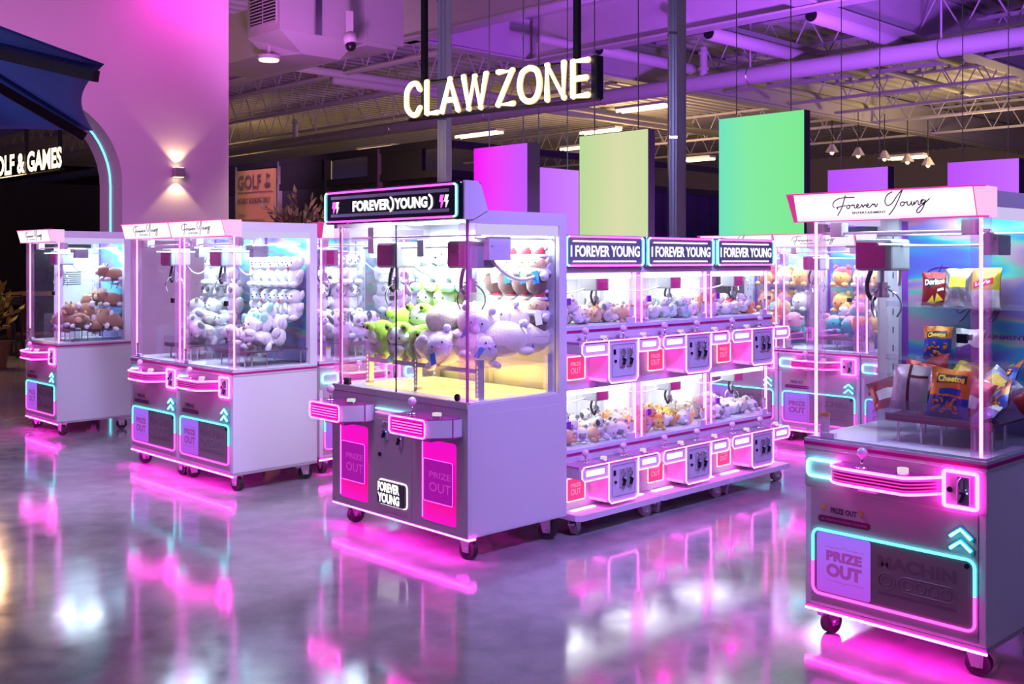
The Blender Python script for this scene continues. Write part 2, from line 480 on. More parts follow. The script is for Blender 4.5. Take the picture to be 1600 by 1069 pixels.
def joist(b, amin, amax, ztop=6.85, zbot=6.0, tone=CEILM, step=.95, idx=0):
    r = empty('roof_joist', G((amin + amax) / 2, b, zbot)); r.rotation_euler = (0, 0, math.atan2(E1v.y, E1v.x)); L = (amax - amin) / 2
    for z in (0, ztop - zbot):
        for s in (-1, 1):
            MB().box(-L, L, s * .05 - .02, s * .05 + .02, z - .035, z + .035).build('chord', tone, r)
    w = MB(); w.cyl((0, 0, 0), (step / 2, 0, ztop - zbot), .017, n=5); d1 = w.build('web_bar', tone, r)
    d1.location.x = -L
    w = MB(); w.cyl((step / 2, 0, ztop - zbot), (step, 0, 0), .017, n=5); d2 = w.build('web_bar', tone, r); d2.location.x = -L
    for i in range(1, int(2 * L / step)):
        for d in (d1, d2):
            c = d.copy(); COL.objects.link(c); c.parent = r; c.location.x = -L + i * step
    return r


JO = [(14.5, 17, 46), (17.1, 17, 46), (20.0, 17, 46), (20.4, -18, 16), (23.3, -20, 16), (26.3, -20, 16), (28.9, -20, 16), (31.8, -20, 36), (36, -20, 36)]
ordn = ['first', 'second', 'third', 'fourth', 'fifth', 'sixth', 'seventh', 'eighth', 'ninth', 'tenth', 'eleventh', 'twelfth']
for i, (b, p, q) in enumerate(JO):
    side = 'left, dim' if p > 0 else 'right, violet-lit'
    k = i if p > 0 else i - 3
    o = joist(b, p, q)
    o['kind'] = 'structure'
    o['label'] = f'open-web steel roof joist on the {side} side of the hall, {ordn[k]} nearest'

# big round duct with hangers
r = empty('round_duct', G(10, 19.2, 5.33)); r.rotation_euler = (0, 0, math.atan2(E1v.y, E1v.x))
MB().cyl((-32, 0, .17), (48, 0, .17), .175, n=24).build('duct_pipe', CEILM, r, True)
for i in range(12):
    x = -22 + i * 4.1
    MB().tube([(x, .18 * math.cos(t), .17 + .18 * math.sin(t)) for t in [k * math.pi / 8 for k in range(16)]], .012, 4, True).build('hanger_strap', STEEL, r)
    MB().cyl((x, 0, .34), (x, 0, 1.5), .02, n=6).build('hanger_rod', CEILM, r)
    if i % 2 == 0:
        q = MB(); q.cyl((x + 1.2, 0, .3), (x + 1.2, 0, .95), .085, n=12); q.cyl((x + 1.2, 0, .45), (x + 1.2, 0, .5), .12, n=12); q.cyl((x + 1.2, 0, .8), (x + 1.2, 0, .85), .12, n=12)
        q.build('riser', CEILM, r)
tag(r, 'long fat round white duct crossing the whole hall under the roof', 'duct', kind='structure')


def epipe(px, py, z, L, rad, name, label, cap=True):
    d = (CAMZ - z) * F / (py - YH); p = at(px, py, d); r = empty(name, p); r.rotation_euler = (0, 0, math.atan2(E2v.y, E2v.x))
    MB().cyl((0, 0, 0), (L, 0, 0), rad, n=16).build('pipe', CEILM, r, True)
    if cap: MB().cyl((-.02, 0, 0), (.0, 0, 0), rad * .86, n=16).build('open_end', BLACK, r)
    if cap: MB().cyl((.3, 0, rad), (.3, 0, rad + .5), .02, n=6).build('hanger_rod', CEILM, r)
    tag(r, label, 'pipe', kind='structure'); return r


epipe(1108, 52, 5.9, 6, .13, 'vent_pipe', 'white pipe with black open end above green light box')
epipe(1268, 24, 5.9, 6, .13, 'vent_pipe', 'white pipe with black open end near top right of ceiling')
epipe(937, 78, 5.9, 6, .12, 'vent_pipe', 'white pipe with dark end just right of the glowing sign')
epipe(1052, 24, 6.2, 14, .09, 'ceiling_pipe', 'thin white pipe slanting down across ceiling beside the right post', False)
epipe(842, 60, 6.1, 14, .09, 'ceiling_pipe', 'thin white pipe slanting across ceiling behind the glowing sign', False)
epipe(400, 96, 6.0, 16, .10, 'ceiling_pipe', 'dim pipe slanting below the joists by the air unit', False)
epipe(520, 124, 5.9, 16, .11, 'ceiling_pipe', 'dim pipe slanting under the joists left of the glowing sign', False)

# fluorescent fittings far back (pairs of tubes)
for i, (px, py, d, L) in enumerate([(1005, 170, 29, .85), (748, 211, 34, 1.0), (938, 206, 37, .85), (590, 233, 40, 1.1), (470, 262, 44, 1.0), (1092, 250, 38, .6), (620, 247, 36, .9), (1418, 247, 34, .6), (900, 232, 40, .7)]):
    p = at(px, py, d); r = empty('fluorescent_light', p); r.rotation_euler = (0, 0, math.atan2(E1v.y, E1v.x))
    MB().box(-L, L, -.2, .2, .05, .12).build('housing', CEILM, r)
    for s in (-.12, .12): MB().cyl((-L, s, 0), (L, s, 0), .035, n=8).build('tube', TUBEW, r)
    tag(r, 'warm double-tube light ' + ['right of the glowing sign', 'behind magenta light box top', 'above the pale yellow-green box', 'over dark drapes, long and far', 'furthest left above the plywood board', 'low behind the white column', 'just above the dark drapes', 'beyond the green box at right', 'small and far between the light boxes'][i], 'light', 'fluorescent lights')
light('far_hall_lamp', 'POINT', (4, 36, 4.6), None, 700, (1, .66, .26), .5)
light('far_hall_lamp', 'POINT', (-10, 40, 4.6), None, 130, (1, .62, .24), .5)
light('joist_fill', 'SPOT', (-5.5, 18.5, 3.0), (-4.5, 25, 6.8), 520, (.80, .32, .72), .3, 125, 1)  # added lamp hidden behind the drapes to lift the left joists
light('far_hall_lamp', 'POINT', (14, 31, 4.4), None, 420, (1, .70, .30), .5)
# far walls
mb = MB(); mb.obox(G(19, 50, 3.45), E1v, E2v, (0, 0, 1), 44, .1, 3.45); struct(mb.build('wall_back', mat('far_wall', (.45, .40, .34), .8)))
mb = MB(); mb.obox(G(-22, 25, 3.45), E2v, E1v, (0, 0, 1), 28, .1, 3.45); struct(mb.build('wall_right', mat('far_wall_right', (.30, .26, .30), .8)))
# bulkhead far right, warm light tinted into its white fascia
r = empty('bulkhead', G(-4, 34, 0)); r.rotation_euler = (0, 0, math.atan2(E2v.y, E2v.x))
MB().box(-2.5, 13, -.3, .3, 4.0, 5.0).build('fascia', mat('warm_lit_fascia', (.75, .68, .5), .7), r); MB().box(12, 12.5, -.3, .3, 0, 4).build('bulkhead_post', CEILM, r); MB().box(-2.4, -1.9, -.25, .25, 0, 4).build('bulkhead_post', CEILM, r)
tag(r, 'warm-lit white bulkhead far away behind the small violet light box', 'bulkhead', kind='structure')
for i, px in enumerate((1300, 1341, 1382, 1418, 1450)):
    p = at(px, 238 + i * 5, 33); r = empty('pendant_lamp', p); s = MB(); s.tube([(0, 0, .0), (0, 0, .25)], [.2, .06], 10); s.build('shade', CEILM, r); MB().cyl((0, 0, .25), (0, 0, 1.4), .015, n=5).build('cord', BLACK, r)
    MB().ell((0, 0, -.02), .07, 1).build('bulb', SIGNWARM2, r); tag(r, f'small warm pendant lamp far behind the boxes, {ordn[i]} from the left', 'lamp', 'far pendant lamps')

# left wall with arched opening
WR = Vector((-.268 * 13, 13, 0)); wl, HW = WR, 7.2
r = empty('wall_left', wl); r.rotation_euler = (0, 0, math.atan2(E2v.y, E2v.x)); struct(r)   # local x along E2, y away from camera (thickness)
xj, rad, xo, zt, TH = -1.34, .95, -5.6, 3.42, .62
arch = [(xj, 0)] + [(xj - rad + rad * math.cos(t), zt - rad + rad * math.sin(t)) for t in [k * math.pi / 2 / 12 for k in range(13)]]
arch += [(xo + rad - rad * math.sin(t), zt - rad + rad * math.cos(t)) for t in [k * math.pi / 2 / 8 for k in range(9)]] + [(xo, 0)]
mb = MB(); out = [(0, 0), (0, HW), (-11, HW), (-11, 0)]
mb.prism([(xj, 0), (0, 0), (0, HW), (xj, HW)], 0, TH)
top = [p for p in arch if p[1] > 0.01]
for i in range(len(top) - 1):
    (xa, za), (xb, zb) = top[i], top[i + 1]
    if abs(xa - xb) < 1e-6: continue
    mb.prism([(xb, zb), (xa, za), (xa, HW), (xb, HW)], 0, TH)
mb.prism([(-11, 0), (xo, 0), (xo, HW), (-11, HW)], 0, TH)
mb.build('wall_body', WALLM, r)
MB().tube([(x - .004, TH * .5, z - .004) for x, z in arch[:14]] , .012, 6).build('led_strip', CYANLED, r)
# wall sconce
sp = wl + E2v * (-.665); sx = None
best = min(((abs(800 + F * (wl + E2v * s).x / (wl + E2v * s).y - 275), s) for s in [-.001 * k for k in range(200, 1400)]))[1]
ps = wl + E2v * best; dz = CAMZ - (270 - YH) / F * ps.y
sc = empty('wall_sconce', Vector((ps.x, ps.y, dz)) + Vector((.695, -.719, 0)) * .002); sc.rotation_euler = (0, 0, math.atan2(E2v.y, E2v.x))
MB().box(-.06, .06, -.11, -.01, -.055, .055, .006).build('lamp_body', mat('sconce_metal', (.5, .42, .45), .35, .5), sc)
MB().box(-.05, .05, -.1, -.02, .056, .058).build('lens', emit('sconce_lens', (1, .75, .4), 6), sc); MB().box(-.05, .05, -.1, -.02, -.058, -.056).build('lens', bpy.data.materials['sconce_lens'], sc)
for s in (1, -1): light('sconce_light', 'SPOT', (0, -.07, .07 * s), (0, -.06, 1.0 * s), 9, (1, .66, .30), .02, 96, .35, sc)
tag(sc, 'small cube wall light throwing warm beams up and down the pink wall', 'lamp')

# black drapes of the golf area
cc = Vector((-1.13, 17.0, 0)); mb = MB()
r = empty('black_drapes', cc); struct(r); tag(r, 'dark navy drapes hung from a black truss behind the plywood board', None)


def drape(p, u, L, zt, name='drape_panel'):
    m = MB(); n = int(L / .12); vs = []; s = Vector((-u.y, u.x, 0))
    for i in range(n + 1):
        q = p + u * (L * i / n) + s * (.05 * math.sin(i * 1.7)) - cc; vs += [Vector((q.x, q.y, 0)), Vector((q.x, q.y, zt))]
    m.add(vs, [(2 * i, 2 * i + 2, 2 * i + 3, 2 * i + 1) for i in range(n)]); return m.build(name, CURTAIN, r, True)


for k in range(8): drape(cc + E1v * (1.6 * k), E1v, 1.58, 2.95)
for k in range(6): drape(cc + E2v * (1.6 * k), E2v, 1.58, 3.0)
for k in range(9):
    q = E1v * (1.6 * k); MB().box(q.x - .06, q.x + .06, q.y - .06, q.y + .06, 0, 3.5).build('truss_post', BLACK, r)
for z in (3.0, 3.48):
    for u, L in ((E1v, 13), (E2v, 9)): MB().obox(u * (L / 2) + Vector((0, 0, z)), u, (-u.y, u.x, 0), (0, 0, 1), L / 2, .06, .06).build('truss_rail', BLACK, r)
for k in range(4):
    MB().obox(E1v * (1.2 + 2.9 * k) + Vector((0, 0, 3.24)), E1v, E2v, (0, 0, 1), .75, .04, .2).build('mesh_panel', BLACK, r)
mb = MB(); mb.obox(G(60, 26, 3.45), E2v, E1v, (0, 0, 1), 24, .1, 3.45); struct(mb.build('wall_far_left', CURTAIN))
mb = MB(); mb.obox(G(24, 8, 1.65), E2v, E1v, (0, 0, 1), 9, .1, 1.65); struct(mb.build('wall_lounge', CURTAIN))

# posts
for px, d, w, ytop, lab in ((690, 10.6, .085, 0, 'grey slotted steel post rising behind the glowing sign'), (1050, 12.2, .085, 0, 'grey slotted steel post between the yellow-green and green light boxes')):
    p = at(px, YH, d); r = empty('steel_post', (p.x, p.y, 0)); r.rotation_euler.z = .1
    q = MB(); q.box(-w / 2, w / 2, -w / 2, w / 2, 0, 6.8); q.build('post', STEEL, r)
    for s in (-1, 1): MB().box(s * w * .25 - .006, s * w * .25 + .006, -w / 2 - .008, -w / 2, 0, 6.8).build('rib', ALU, r)
    for z in (3.0, 4.2, 5.4): MB().box(-w / 2 - .006, w / 2 + .006, -w / 2 - .012, w / 2 + .006, z, z + .03).build('clamp', CHROME, r)
    tag(r, lab, 'post', kind='structure')
p = at(1063, YH, 12.8); q = MB(); q.box(-.06, .06, -.06, .06, 0, 5.9); o = q.build('column', CEILM); o.location = (p.x, p.y, 0); struct(o); tag(o, 'slim white square column right behind the right steel post')
p = at(698, YH, 11.2); q = MB(); q.box(-.05, .05, -.05, .05, 0, 6.8); o = q.build('column', CEILM); o.location = (p.x, p.y, 0); struct(o); tag(o, 'slim white square column right behind the left steel post')

# air handling unit by the wall top
p = at(437, 45, 13.6); rz = math.degrees(math.atan2(-E1v.y, -E1v.x))
r = empty('air_handler', p, rz)     # x to the right along the grille face, y away
MB().box(-.80, 0, 0, 1.35, 0, 1.2).build('housing', CEILM, r)
MB().box(-.72, -.06, -.02, .0, .10, .78).build('grille_frame', CEILM, r)
for s in (0, 1):
    x = -.69 + .33 * s; MB().box(x, x + .29, -.026, -.02, .13, .75).build('grille_well', BLACK, r)
    for k in range(14): MB().box(x, x + .29, -.034, -.022, .145 + k * .043, .160 + k * .043).build('slat', CEILM, r)
MB().add([(-.80, 0, 0), (0, 0, 0), (0, 1.2, 0), (-.8, 1.2, 0), (-.80, .3, -.22), (-.25, .5, -.22), (-.25, 1.1, -.22), (-.8, 1.1, -.22)],
         [(0, 1, 2, 3), (4, 7, 6, 5), (0, 4, 5, 1), (1, 5, 6, 2), (2, 6, 7, 3), (3, 7, 4, 0)]).build('drain_pan', CEILM, r)
MB().box(-.02, .02, 1.35, 2.0, .05, 1.2).build('end_duct', CEILM, r)
MB().box(-.8, 0, 1.35, 1.9, -.02, .9).build('rear_duct', CEILM, r)
MB().box(.0, .035, .52, .62, -.0, 1.3).build('hanger_strut', STEEL, r)
MB().box(-2.6, -.8, .25, 1.1, -.18, .5).build('side_duct', CEILM, r)
tag(r, 'white boxy air handling unit with louvred grille hanging beside the pink wall', 'air unit')
p = at(545, 66, 13.9); r = empty('security_camera', p, 20)
MB().box(-.05, .05, -.05, .05, .1, .4).build('bracket', CEILM, r); MB().cyl((0, 0, .1), (.02, -.02, -.02), .09, .09, 14).build('camera_body', PAINT, r, True); MB().ell((.02, -.03, -.05), .075, 2).build('lens_dome', BLACK, r, True)
tag(r, 'white dome security camera on the corner of the air unit', 'camera')
p = at(420, 93, 14.2); r = empty('ceiling_spotlight', p); MB().cyl((0, 0, 0), (0, 0, .05), .15, n=16).build('rim', CEILM, r); MB().cyl((0, 0, -.02), (0, 0, 0), .13, n=16).build('lens', SIGNWARM2, r)
MB().cyl((0, 0, .05), (0, 0, .4), .03, n=8).build('stem', CEILM, r)
tag(r, 'small warm round spotlight below the air unit', 'lamp')

# ------------------------------------------------------------------ hanging light boxes


def lightbox(pl, xr, d, zb, th, rz, stops, s, label, ncab=2):
    ux, uy = ang(rz); p = at(pl[0], pl[1], d); ztop = p.z; k = (xr - 800) / F
    w = (k * p.y - p.x) / (ux.x - k * ux.y)
    r = empty('hanging_light_box', (p.x, p.y, zb), rz); H = ztop - zb
    MB().box(0, w, .01, th, 0, H).build('casing', CASE, r)
    m = gradient_emit('light_box_' + str(pl[0]), stops, s, 0, 0, w)
    MB().box(.004, w - .004, 0, .01, .004, H - .004).build('lit_face', m, r)
    for x in (w * .18, w * .82)[:ncab]: MB().cyl((x, th * .5, H), (x, th * .5, 6.8 - zb), .006, n=5).build('hanging_cable', STEEL, r)
    tag(r, label, 'light box', 'hanging light boxes'); return r


CASE = mat('light_box_casing', (.16, .10, .22), .6)
lightbox((740, 232), 823, 9.5, 1.97, .16, -46, [(0, (.95, 0, .95)), (.45, (.85, .05, .95)), (1, (.55, .1, 1))], 1.0, 'bright magenta hanging light box behind the tall double cabinet')
lightbox((835, 260), 905, 10.9, 1.80, .12, 44, [(0, (.55, .12, 1)), (1, (.62, .22, 1))], 1.0, 'violet hanging light box between the magenta and yellow-green ones')
lightbox((905, 213), 1012, 9.9, 1.80, .10, -46, [(0, (.48, .70, .30)), (.6, (.70, .72, .40)), (1, (.60, .72, .36))], 1.0, 'pale yellow-green hanging light box, second tallest')
lightbox((1123, 186), 1256, 11.4, 1.70, .12, -46, [(0, (.15, .78, .52)), (.35, (.22, .84, .36)), (1, (.20, .82, .28))], 1.0, 'tallest bright green hanging light box')
lightbox((1293, 266), 1387, 13, 2.0, .16, -46, [(0, (.50, .08, 1)), (1, (.55, .13, 1))], 1.0, 'small violet light box above header of the nearest snack machine, left one')
lightbox((1480, 254), 1592, 12, 2.1, .16, -46, [(0, (.50, .08, 1)), (1, (.58, .15, 1))], 1.0, 'violet light box cut by the right edge of the picture')
p = at(1425, 300, 15); q = MB(); q.obox((0, 0, -1.2), -E1v, E2v, (0, 0, 1), .9, .3, 1.25); o = q.build('dark_screen', CURTAIN); o.location = (p.x, p.y, 2.45); tag(o, 'dark box standing between the two violet light boxes at right', 'screen')

# ------------------------------------------------------------------ CLAW ZONE sign
pl = at(646, 184, 8.9); pr = at(932, 152, 8.9 * .865); u = (pr - pl); WS = Vector((u.x, u.y)).length
r = empty('claw_zone_sign', pl, math.degrees(math.atan2(u.y, u.x)))
HS = .27; tilt = (pr.z - pl.z) / WS


def zt_(x, z): return z + tilt * x


LET = {'C': (.72, [[(.66, .78), (.52, .96), (.30, .97), (.10, .78), (.06, .5), (.10, .22), (.30, .03), (.52, .04), (.66, .22)]], 1),
       'L': (.55, [[(.08, .98), (.08, .02), (.52, .02)]], 0),
       'A': (.74, [[(.02, .02), (.36, .97), (.70, .02)], [(.15, .35), (.57, .35)]], 0),
       'W': (.98, [[(.02, .98), (.24, .02), (.48, .95), (.72, .02), (.94, .98)]], 0),
       'Z': (.66, [[(.05, .97), (.60, .97), (.04, .03), (.62, .03)]], 0),
       'O': (.84, [[(.42, .97), (.16, .86), (.05, .5), (.16, .14), (.42, .03), (.68, .14), (.79, .5), (.68, .86), (.42, .97)]], 2),
       'N': (.74, [[(.06, .02), (.06, .97), (.66, .03), (.66, .98)]], 0),
       'E': (.62, [[(.58, .97), (.07, .97), (.07, .03), (.58, .03)], [(.07, .5), (.52, .5)]], 0)}
txt = 'CLAW ZONE'; gap = .17; tot = sum((LET[c][0] + gap) if c != ' ' else .22 for c in txt) - gap; scx = WS / tot; x = 0
for c in txt:
    if c == ' ': x += .22 * scx; continue
    w, sts, cur = LET[c]; m = MB(); hb = MB()
    for st in sts:
        pts = [(x + a * scx, -.10, zt_(x + a * scx, b * HS)) for a, b in st]
        if cur: pts = smooth(pts, 4)
        ends = pts if not cur else (pts[0], pts[-1])
        m.tube(pts, .0185, 8)
        for q in ends: m.ell(q, .0185, 2)
        bk_ = [(q[0], -.085, q[2]) for q in pts]; hb.tube(bk_, .0245, 8, flat=(1, -.085, .4))  # warm halo of the letters, shaped as a wider glowing rim
        for q in ends: hb.ell((q[0], -.085, q[2]), (.0245, .010, .0245), 2)
    m = m.build('letter', SIGNFACE, r); hb.build('letter_halo', SIGNHALO, m)
    x += (w + gap) * scx
for z in (-.02, HS + .0):
    m = MB(); m.tube([(-.02, -.03, zt_(0, z)), (WS + .06, -.03, zt_(WS, z))], .016, 4); m.build('sign_rail', BLACK, r)
m = MB(); m.box(WS + .01, WS + .06, -.08, .0, zt_(WS, -.02), zt_(WS, HS + .02)); m.build('end_plate', BLACK, r)
for xx in (.15, WS - .16):
    m = MB(); m.box(xx - .022, xx + .022, -.04, .0, zt_(xx, 0), 5.1); m.build('hanging_pole', BLACK, r)
tag(r, 'glowing warm white CLAW ZONE letter sign hanging from two black poles', 'sign')

# GOLF & GAMES sign inside the arch
pl = at(-14, 279, 15.7); pr = at(101, 262, 15.0); u = pr - pl; WS2 = Vector((u.x, u.y)).length
r = empty('golf_sign', pl, math.degrees(math.atan2(u.y, u.x)))
m = MB(); put_text(m, 'GOLF & GAMES', 0, WS2, 0, .30, -.05, .035)
m.v = [(a, b, c + (pr.z - pl.z) / WS2 * a) for a, b, c in m.v]; m.build('lettering', SIGNWARM2, r)
for xx in (WS2 * .5, WS2 * .95): MB().box(xx - .02, xx + .02, -.03, .01, .05, 4.0).build('hanging_pole', BLACK, r)
MB().tube([(0, 0, -.02), (WS2, 0, (pr.z - pl.z) - .02)], .015, 4).build('sign_rail', BLACK, r)
tag(r, 'glowing GOLF & GAMES sign seen through the arch at far left', 'sign')

# golf board
pl = at(370, 268, 13.8); r = empty('golf_board', (pl.x, pl.y, 0), -40); ux, uy = ang(-40); k = (429 - 800) / F; w = (k * pl.y - pl.x) / (ux.x - k * ux.y); H = pl.z
MB().box(0, w, 0, .03, .05, H).build('board', ORANGEB, r)
m = MB(); put_text(m, 'GOLF', .03 * w, .66 * w, H - .24, H - .06, -.004, .02); m.build('heading', INKDARK, r)
m = MB(); m.tube([(.80 * w, -.004, H - .17), (.80 * w, -.004, H - .05)], .006, 4); m.prism([(.80 * w, H - .10), (.90 * w, H - .08), (.80 * w, H - .05)], -.006, -.003); m.ell((.82 * w, -.003, H - .2), (.07, .003, .035), 2); m.build('golf_flag_print', INKDARK, r)
m = MB(); put_text(m, 'HOURLY BOOKING ONLY', .03 * w, .90 * w, H - .43, H - .355, -.004, .03); m.build('lettering', INKDARK, r)
m = MB(); put_text(m, 'Online', .03 * w, .22 * w, H - .60, H - .55, -.004, 0); put_text(m, 'www.foreveryoungparty.ca', .03 * w, .74 * w, H - .68, H - .62, -.004, .01); m.build('small_lettering', INKDARK, r)
m = MB(); m.box(.03 * w, .95 * w, -.003, 0, H - .285, H - .279); m.build('rule_line', INKDARK, r)
for xx in (0.02, w - .05): MB().box(xx, xx + .03, .0, .05, 0, .3).build('foot', WOODB, r)
tag(r, 'plywood GOLF hourly booking board standing beside the end of the pink wall', 'sign board')
light('board_fill', 'SPOT', (-3.0, 12.9, 4.6), (-3.2, 13.6, 2.2), 420, (1, .66, .5), .1, 36, .8)  # added unseen spot that brightens the golf board


def leafplant(name, p, H, nb, spread, lsize, m, label, potm):
    r = empty(name, (p.x, p.y, 0)); rr = random.Random(len(label))
    pot = MB(); pot.tube([(0, 0, 0), (0, 0, .4)], [.2, .26], 12); pot.build('pot', potm, r)
    st = MB(); st.cyl((0, 0, .3), (0, 0, H * .6), .02, n=6); lf = MB()
    for i in range(nb):
        a = rr.uniform(0, 6.28); e = rr.uniform(.35, 1.3); L = spread * rr.uniform(.5, 1)
        d = Vector((math.cos(a) * math.cos(e), math.sin(a) * math.cos(e), math.sin(e))); b0 = Vector((0, 0, H * rr.uniform(.35, .62)))
        tip = b0 + d * L; st.tube([b0, tip], .006, 3)
        for k in range(9):
            t = .25 + .75 * k / 9; c = b0 + d * L * t
            dd = (Vector((rr.uniform(-1, 1), rr.uniform(-1, 1), rr.uniform(-.3, 1))) + d).normalized() * lsize * rr.uniform(.7, 1.2); s = dd.cross(Vector((rr.uniform(-1, 1), rr.uniform(-1, 1), 1))).normalized() * lsize * .22
            lf.add([c, c + dd * .45 + s, c + dd, c + dd * .45 - s], [(0, 1, 2, 3)])
    st.build('branches', WOODB, r); o = lf.build('leaves', m, r, fix=False); o['kind'] = 'stuff'
    tag(r, label, 'plant'); return r


leafplant('potted_shrub', at(472, YH, 12.6), 3.15, 110, .62, .13, mat('olive_leaf', (.30, .24, .14), .6), 'bushy dusty olive shrub behind the paired cabinets', BLACK)
leafplant('potted_palm', at(-14, YH, 15.5), 1.35, 30, .55, .16, LEAFY, 'yellow-green plant at the left picture edge', WOODB)
light('shrub_fill', 'SPOT', (-1.7, 10.8, 4.4), (-2.5, 12.6, 2.2), 130, (1, .76, .55), .1, 45, .6)  # added unseen spot so the shrub stands out of the dark
# bar table and stool
p = at(10, 560, 17.6); p = Vector((p.x, p.y, 0))
r = empty('bar_table', p + Vector((.2, .5, 0)), 5); MB().box(-.3, 1.6, -.35, .35, 1.0, 1.06).build('table_top', WOODB, r)
for x in (-.26, 1.5):
    for y in (-.3, .3): MB().box(x - .035, x + .035, y - .035, y + .035, 0, 1.0).build('leg', WOODB, r)
MB().box(-.26, 1.5, -.02, .02, .32, .37).build('stretcher', WOODB, r)
tag(r, 'brown wooden bar table behind the left-most machine', 'table')
r = empty('bar_stool', p + Vector((.05, -.15, 0)), 12); MB().box(-.2, .2, -.2, .2, .68, .73, .02).build('seat', BLACK, r)
for x in (-1, 1):
    for y in (-1, 1): MB().cyl((x * .24, y * .24, 0), (x * .17, y * .17, .7), .016, n=6).build('leg', BLACK, r)
MB().tube([(-.22, -.22, .28), (.22, -.22, .28), (.22, .22, .28), (-.22, .22, .28)], .012, 5, True).build('foot_ring', BLACK, r)
MB().tube([(-.2, .18, .72), (-.22, .2, .95), (-.2, .21, 1.02), (.2, .21, 1.02), (.22, .2, .95), (.2, .18, .72)], .02, 6).build('back_frame', BLACK, r); MB().box(-.19, .19, .195, .215, .86, 1.0, .008).build('backrest', BLACK, r)
tag(r, 'black bar stool with low backrest at the left picture edge', 'stool')
light('lounge_lamp', 'POINT', (-8.0, 16.0, 3.2), None, 170, (1, .55, .25), .3)
light('lounge_lamp', 'SPOT', (-6.3, 10.2, 5.0), (-6.1, 10.2, 0), 330, (1, .5, .2), .3, 60, 1)

# parasol at top left
A = at(163, 100, 3.7); B = at(145, 203, 4.7); AP = at(-150, 20, 4.4); A2 = at(-420, -150, 3.6); B2 = at(-300, 222, 5.4); HUB = at(-170, 40, 4.5)
r = empty('parasol', (HUB.x, HUB.y, 0)); O = Vector((HUB.x, HUB.y, 0))


def pane(p, q, apex, sag, n=10, edge_in=.10):
    m = MB(); vs = []
    for i in range(n + 1):
        t = i / n; e = p.lerp(q, t); e = e.lerp(apex, edge_in * 4 * t * (1 - t))
        for j in range(n + 1):
            s = j / n; c = e.lerp(apex, s); c = c + Vector((0, 0, -sag * 4 * t * (1 - t) * (1 - s) * (.3 + s)))
            vs.append(c - O)
    w = n + 1
    m.add(vs, [(i * w + j, (i + 1) * w + j, (i + 1) * w + j + 1, i * w + j + 1) for i in range(n) for j in range(n)])
    o = m.build('canopy_panel', BLUECAN, r, True); md = o.modifiers.new('s', 'SOLIDIFY'); md.thickness = .006
    return o


pane(A2, A, AP, .05); pane(A, B, AP, .06, edge_in=.08); pane(B, B2, AP, .06); pane(B2, A2, AP, .05)
for tip in (A, B, B2, A2):
    e = AP.lerp(tip, .97) - Vector((0, 0, .03)) - O; s = AP - Vector((0, 0, .06)) - O; d = (e - s).normalized(); side = d.cross(Vector((0, 0, 1))).normalized(); up = side.cross(d)
    m = MB(); m.obox((e + s) / 2 - up * .02, d, side, up, (e - s).length / 2, .012, .02); m.build('rib', WOODD, r)
MB().cyl((0, 0, 0), (0, 0, AP.z), .03, n=12).build('pole', WOODD, r); MB().cyl((0, 0, 0), (0, 0, .08), .3, n=20).build('base', BLACK, r)
tag(r, 'dark blue canvas parasol with dark wooden ribs at top left', 'parasol')

light('canopy_fill', 'POINT', (-3.3, 3.9, 1.9), None, 22, (.45, .50, 1), .15)  # added off-screen light to lift the canopy underside

# ------------------------------------------------------------------ claw machines: shared parts


def caster(x, y, zt, parent, R=.048, ang_=0, wheelm=RUBBER):
    m = MB(); m.box(-.04, .04, -.035, .035, zt - .008, zt); m.prism([(-.035, zt - .008), (-.012, R - .012), (.03, R - .012), (.035, zt - .008)], -.026, -.021); m.prism([(-.035, zt - .008), (-.012, R - .012), (.03, R - .012), (.035, zt - .008)], .021, .026)
    c = m.build('caster', STEEL, parent); c.location = (x, y, 0); c.rotation_euler.z = math.radians(ang_)
    m = MB(); m.tube([(.01, -.018, R), (.01, .018, R)], R, 20); m.build('wheel', wheelm, c)
    m = MB(); m.cyl((.01, -.03, R), (.01, .03, R), .012, n=10); m.build('axle', CHROME, c)
    m = MB(); m.box(-.062, -.03, -.016, .016, zt - .03, zt - .018); m.build('brake_lever', STEEL, c)
    return c


def joystick(x, y, z, parent, R=.022, st=.045):
    m = MB(); m.cyl((x, y, z), (x, y, z + .006), .027, n=16); m.cyl((x, y, z), (x, y, z + st), .006, n=8); j = m.build('joystick', CHROME, parent, True)
    MB().ell((x, y, z + st + R * .8), R, 3).build('ball', BALL, j, True); return j


def button(x, y, z, parent, R=.028):
    m = MB(); m.cyl((x, y, z), (x, y, z + .012), R, n=20); b = m.build('push_button', CHROME, parent); MB().cyl((x, y, z + .012), (x, y, z + .026), R * .78, n=20).build('button_cap', WHITECAP, b)
    return b


TROLM = mat('trolley_shell', (.30, .31, .36), .4)
COINM = mat('coin_slot_plate', (.50, .44, .52), .35, .25)
WHITECAP = emit('button_cap_lit', (1, .9, .9), .7)


def coin_mech(x, z, parent, y=-.004, s=1):
    m = MB(); m.box(x - .028 * s, x + .028 * s, y - .012, y, z - .062 * s, z + .062 * s, .003); c = m.build('coin_slot', COINM, parent)
    m = MB(); m.tube([(x + .02 * s * math.cos(t), y - .013, z + .03 * s + .026 * s * math.sin(t)) for t in [k * math.pi / 8 for k in range(16)]], .003, 4, True); m.box(x - .003, x + .003, y - .016, y - .012, z + .008 * s, z + .052 * s)
    m.build('coin_disc', CHROME, c)
    m = MB(); m.box(x - .012 * s, x + .010 * s, y - .022, y - .012, z - .012 * s, z - .004 * s); m.obox((x, y - .02, z - .03 * s), (1, 0, 0), (0, 1, 0), (.4, 0, 1), .006 * s, .008, .018 * s); m.build('reject_lever', LOCK, c)
    MB().ell((x + .018 * s, y - .014, z - .006 * s), .004 * s, 1).build('led', BLUELED, c)
    return c


